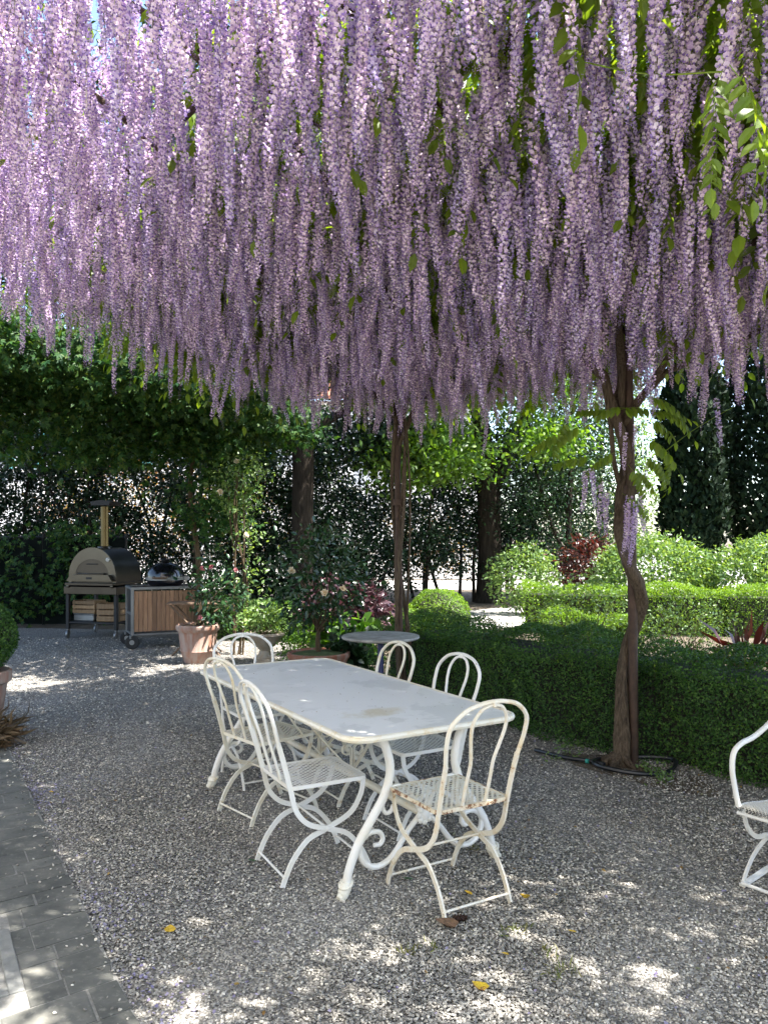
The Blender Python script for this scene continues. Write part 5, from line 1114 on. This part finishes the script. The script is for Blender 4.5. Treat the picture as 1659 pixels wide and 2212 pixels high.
# ================================================================== SMALL THINGS ON THE GROUND
ho = thing('irrigation_hose', 'black hose looped on the soil round the wisteria base', 'hose', (1.72, 5.42, 0))
HP = []
for i in range(26):
    a = 2 * math.pi * i / 26; HP.append((.285 * math.cos(a) + .02 + .02 * math.sin(3 * a), .20 * math.sin(a) + .03 + .015 * math.cos(2 * a), .030 + .010 * math.sin(2 * a + 1)))
part('loop', MB().sweep(HP, .0155, 8, 3, closed=True), MAT['hose'], ho, True)
part('tail', MB().sweep([(-.20, .02, .03), (-.28, .10, .03), (-.42, .20, .025), (-.60, .42, .02)], .0145, 8, 5), MAT['hose'], ho, True)
part('tie', MB().sweep([(-.29, .085, .03), (-.305, .10, .03)], .016, 8, smooth_path=False), MAT['teal_tie'], ho)
def flat_leaf(name, label, loc, size, rot, mat, cat='leaf', curl=.25, shape='heart', tilt=.1, second=None):
    T, F = LEAF[shape]; bm = bmesh.new()
    vs = [bm.verts.new((x * size, (y - .45) * size, .004 + abs(x) * size * curl + (y - .45) ** 2 * size * curl * .7)) for x, y, z in T]
    for f in F: bm.faces.new([vs[i] for i in f])
    bmesh.ops.subdivide_edges(bm, edges=bm.edges[:], cuts=1, use_grid_fill=True, smooth=.4); bmesh.ops.solidify(bm, geom=bm.faces[:], thickness=.0006)
    m = bpy.data.meshes.new(name); bm.to_mesh(m); bm.free(); m.materials.append(MAT[mat]); o = obj(name, m, None, (loc[0], loc[1], .010)); o.rotation_euler = (tilt, tilt * .6, rot)
    return tag(o, label, cat, 'fallen leaves on the gravel')
def gd(px, py): Z = 2720 / (py - 1160); return ((px - 829.5) / 1700 * Z, Z)
def two_tone():
    m, t, p, out = new_mat('leaf_two_tone'); v = coords(t); n = noise(t, v, 30, 4)
    s = t.nodes.new('ShaderNodeSeparateXYZ'); t.links.new(v, s.inputs[0]); a = nd(t, 'ShaderNodeMath', operation='MULTIPLY_ADD'); t.links.new(s.outputs[0], a.inputs[0]); a.inputs[1].default_value = -9; t.links.new(n, a.inputs[2])
    t.links.new(ramp(t, a.outputs[0], [(.55, (.62, .42, .03)), (.62, (.28, .12, .03))]).outputs[0], p.inputs['Base Color']); p.inputs['Roughness'].default_value = .5
two_tone()
flat_leaf('fallen_leaf', 'large yellow leaf with brown edge at the bottom of the gravel', gd(1036, 2138), .055, .9, 'leaf_two_tone', curl=.15)
flat_leaf('fallen_leaf', 'round ochre leaf lying alone near the paving', gd(368, 2014), .046, .2, 'leaf_yellow', curl=.2)
flat_leaf('fallen_leaf', 'folded yellow leaf right of the rusty chair foot', gd(1131, 1946), .040, 2.1, 'leaf_yellow', curl=.8, tilt=.5)
flat_leaf('fallen_leaf', 'small yellow leaf below and right of the rusty chair', gd(1236, 2019), .034, 1.4, 'leaf_yellow', shape='oval')
flat_leaf('fallen_leaf', 'slender yellow leaf on the right-hand gravel', gd(1092, 2068), .030, 1.3, 'leaf_yellow', shape='oval')
flat_leaf('fallen_leaf', 'curled yellow leaf under the back of the rusty chair', gd(1012, 1937), .045, .8, 'leaf_yellow', shape='oval', curl=.6)
flat_leaf('fallen_leaf', 'dark green leaf between the table foot and the rusty chair', gd(882, 1905), .052, 1.6, 'leaf_green_fallen', shape='oval')
flat_leaf('fallen_leaf', 'crumpled brown leaf under the rusty chair foot', gd(962, 2008), .085, 1.2, 'leaf_brown', curl=.55, tilt=.2)
flat_leaf('fallen_leaf', 'yellow-green leaf left of the nearest white chair', gd(545, 1865), .045, 1.5, 'leaf_green_fallen', shape='oval')
flat_leaf('fallen_leaf', 'small orange-brown leaf beside the paving edge', gd(112, 1715), .035, 1.2, 'leaf_yellow', shape='oval')
pn = thing('pine_cone', 'dark seed cone lying behind the crumpled brown leaf', 'seed cone', (*gd(992, 1993), .016))
pn.rotation_euler = (R(82), 0, R(-62))
mb = MB().lathe([(.004, -.035), (.011, -.02), (.012, .0), (.008, .025), (.002, .036)], 10)
part('core', mb, MAT['cone_scale'], pn, True)
a_ = np.arange(46); zz = -.032 + .064 * a_ / 46; ra = .010 * np.sqrt(np.clip(1 - (zz / .038) ** 2, .05, 1)); PP = np.c_[ra * np.cos(a_ * 2.4), ra * np.sin(a_ * 2.4), zz]
leaves('scales', PP, .012, MAT['cone_scale'], pn, shape='heart', spread=.1, normal=(0, 0, 1), axis=np.c_[PP[:, :2] * 100, np.full(46, .4)], axis_spread=.1)
# countless bits: petals, shed leaves, grass tufts
a = RNG.uniform(-.5, 4.6, 2600); m_ = -np.abs(RNG.exponential(.09, 2600)) - .005
pp = np.array([pe(x, y) for x, y in zip(a, m_)]); keep = RNG.random(2600) < .10 + .40 * (np.sin(a * 3.1) + np.sin(a * 7.3 + 1) > .5)
pp = np.concatenate([pp[keep], np.c_[RNG.uniform(-2.6, 2.3, 900), RNG.uniform(2.4, 7.5, 900)]]); pp = pp[in_poly(pp, court)]
o = leaves('fallen_petals', np.c_[pp, np.full(len(pp), .011)], .011, MAT['fallen_petal'], None, shape='heart', spread=.35, normal=(0, 0, 1)); tag(o, 'violet petals shed on the gravel along the paving edge', 'petals', kind='stuff')
pp = np.concatenate([np.c_[RNG.uniform(-2.8, 2.4, 560), RNG.uniform(2.4, 7.5, 560)], np.c_[RNG.normal(1.7, .5, 90), RNG.normal(5.3, .35, 90)], np.c_[RNG.uniform(-5.5, -.5, 260), RNG.uniform(7.5, 12.0, 260)]]); pp = pp[in_poly(pp, court)]
o = leaves('leaf_litter', np.c_[pp, np.full(len(pp), .012)], .021, MAT['litter'], None, shape='oval', spread=.4, normal=(0, 0, 1)); tag(o, 'small shed leaves and husks scattered over the gravel', 'leaf litter', kind='stuff')
tu = np.concatenate([np.c_[RNG.normal(x, .025, 22), RNG.normal(y, .02, 22)] for x, y in [gd(880, 2058), gd(925, 2050), gd(1180, 2065), gd(1230, 2100), gd(1205, 2110), gd(1090, 2020), gd(1130, 2015), gd(1020, 1835)]])
o = leaves('grass_tufts', np.c_[tu, np.full(len(tu), .002)], .042, MAT['grass_blade'], None, shape='strap', spread=.8, axis=(0, 0, .8), axis_spread=.9); tag(o, 'thin dry grass wisps growing out of the gravel', 'grass', kind='stuff')
wp = np.concatenate([clumps([(*gd(1395, 1672), .04)], 60, .03), clumps([(*gd(1425, 1690), .05)], 90, .04), clumps([(*gd(1240, 1620), .03), (*gd(1215, 1640), .02)], 60, (.07, .05, .02))])
o = leaves('weeds', np.clip(wp, [-9, 0, .006], 99), .028, MAT['shrub_leaf'], None, shape='oval', spread=.7, normal=(0, 0, .7)); tag(o, 'small green weeds on the soil by the hose', 'weeds', kind='stuff')
q = np.c_[RNG.uniform(-.42, .42, 120), RNG.uniform(-1.0, 1.0, 120)]; q = np.array([TC + TN * x + TD * y for x, y in q])
o = leaves('petal_bits', np.c_[q, np.full(120, .7395)], .0085, MAT['litter'], None, shape='oval', spread=.25, normal=(0, 0, 1)); tag(o, 'dried petals scattered on the white table top', 'petals', kind='stuff')
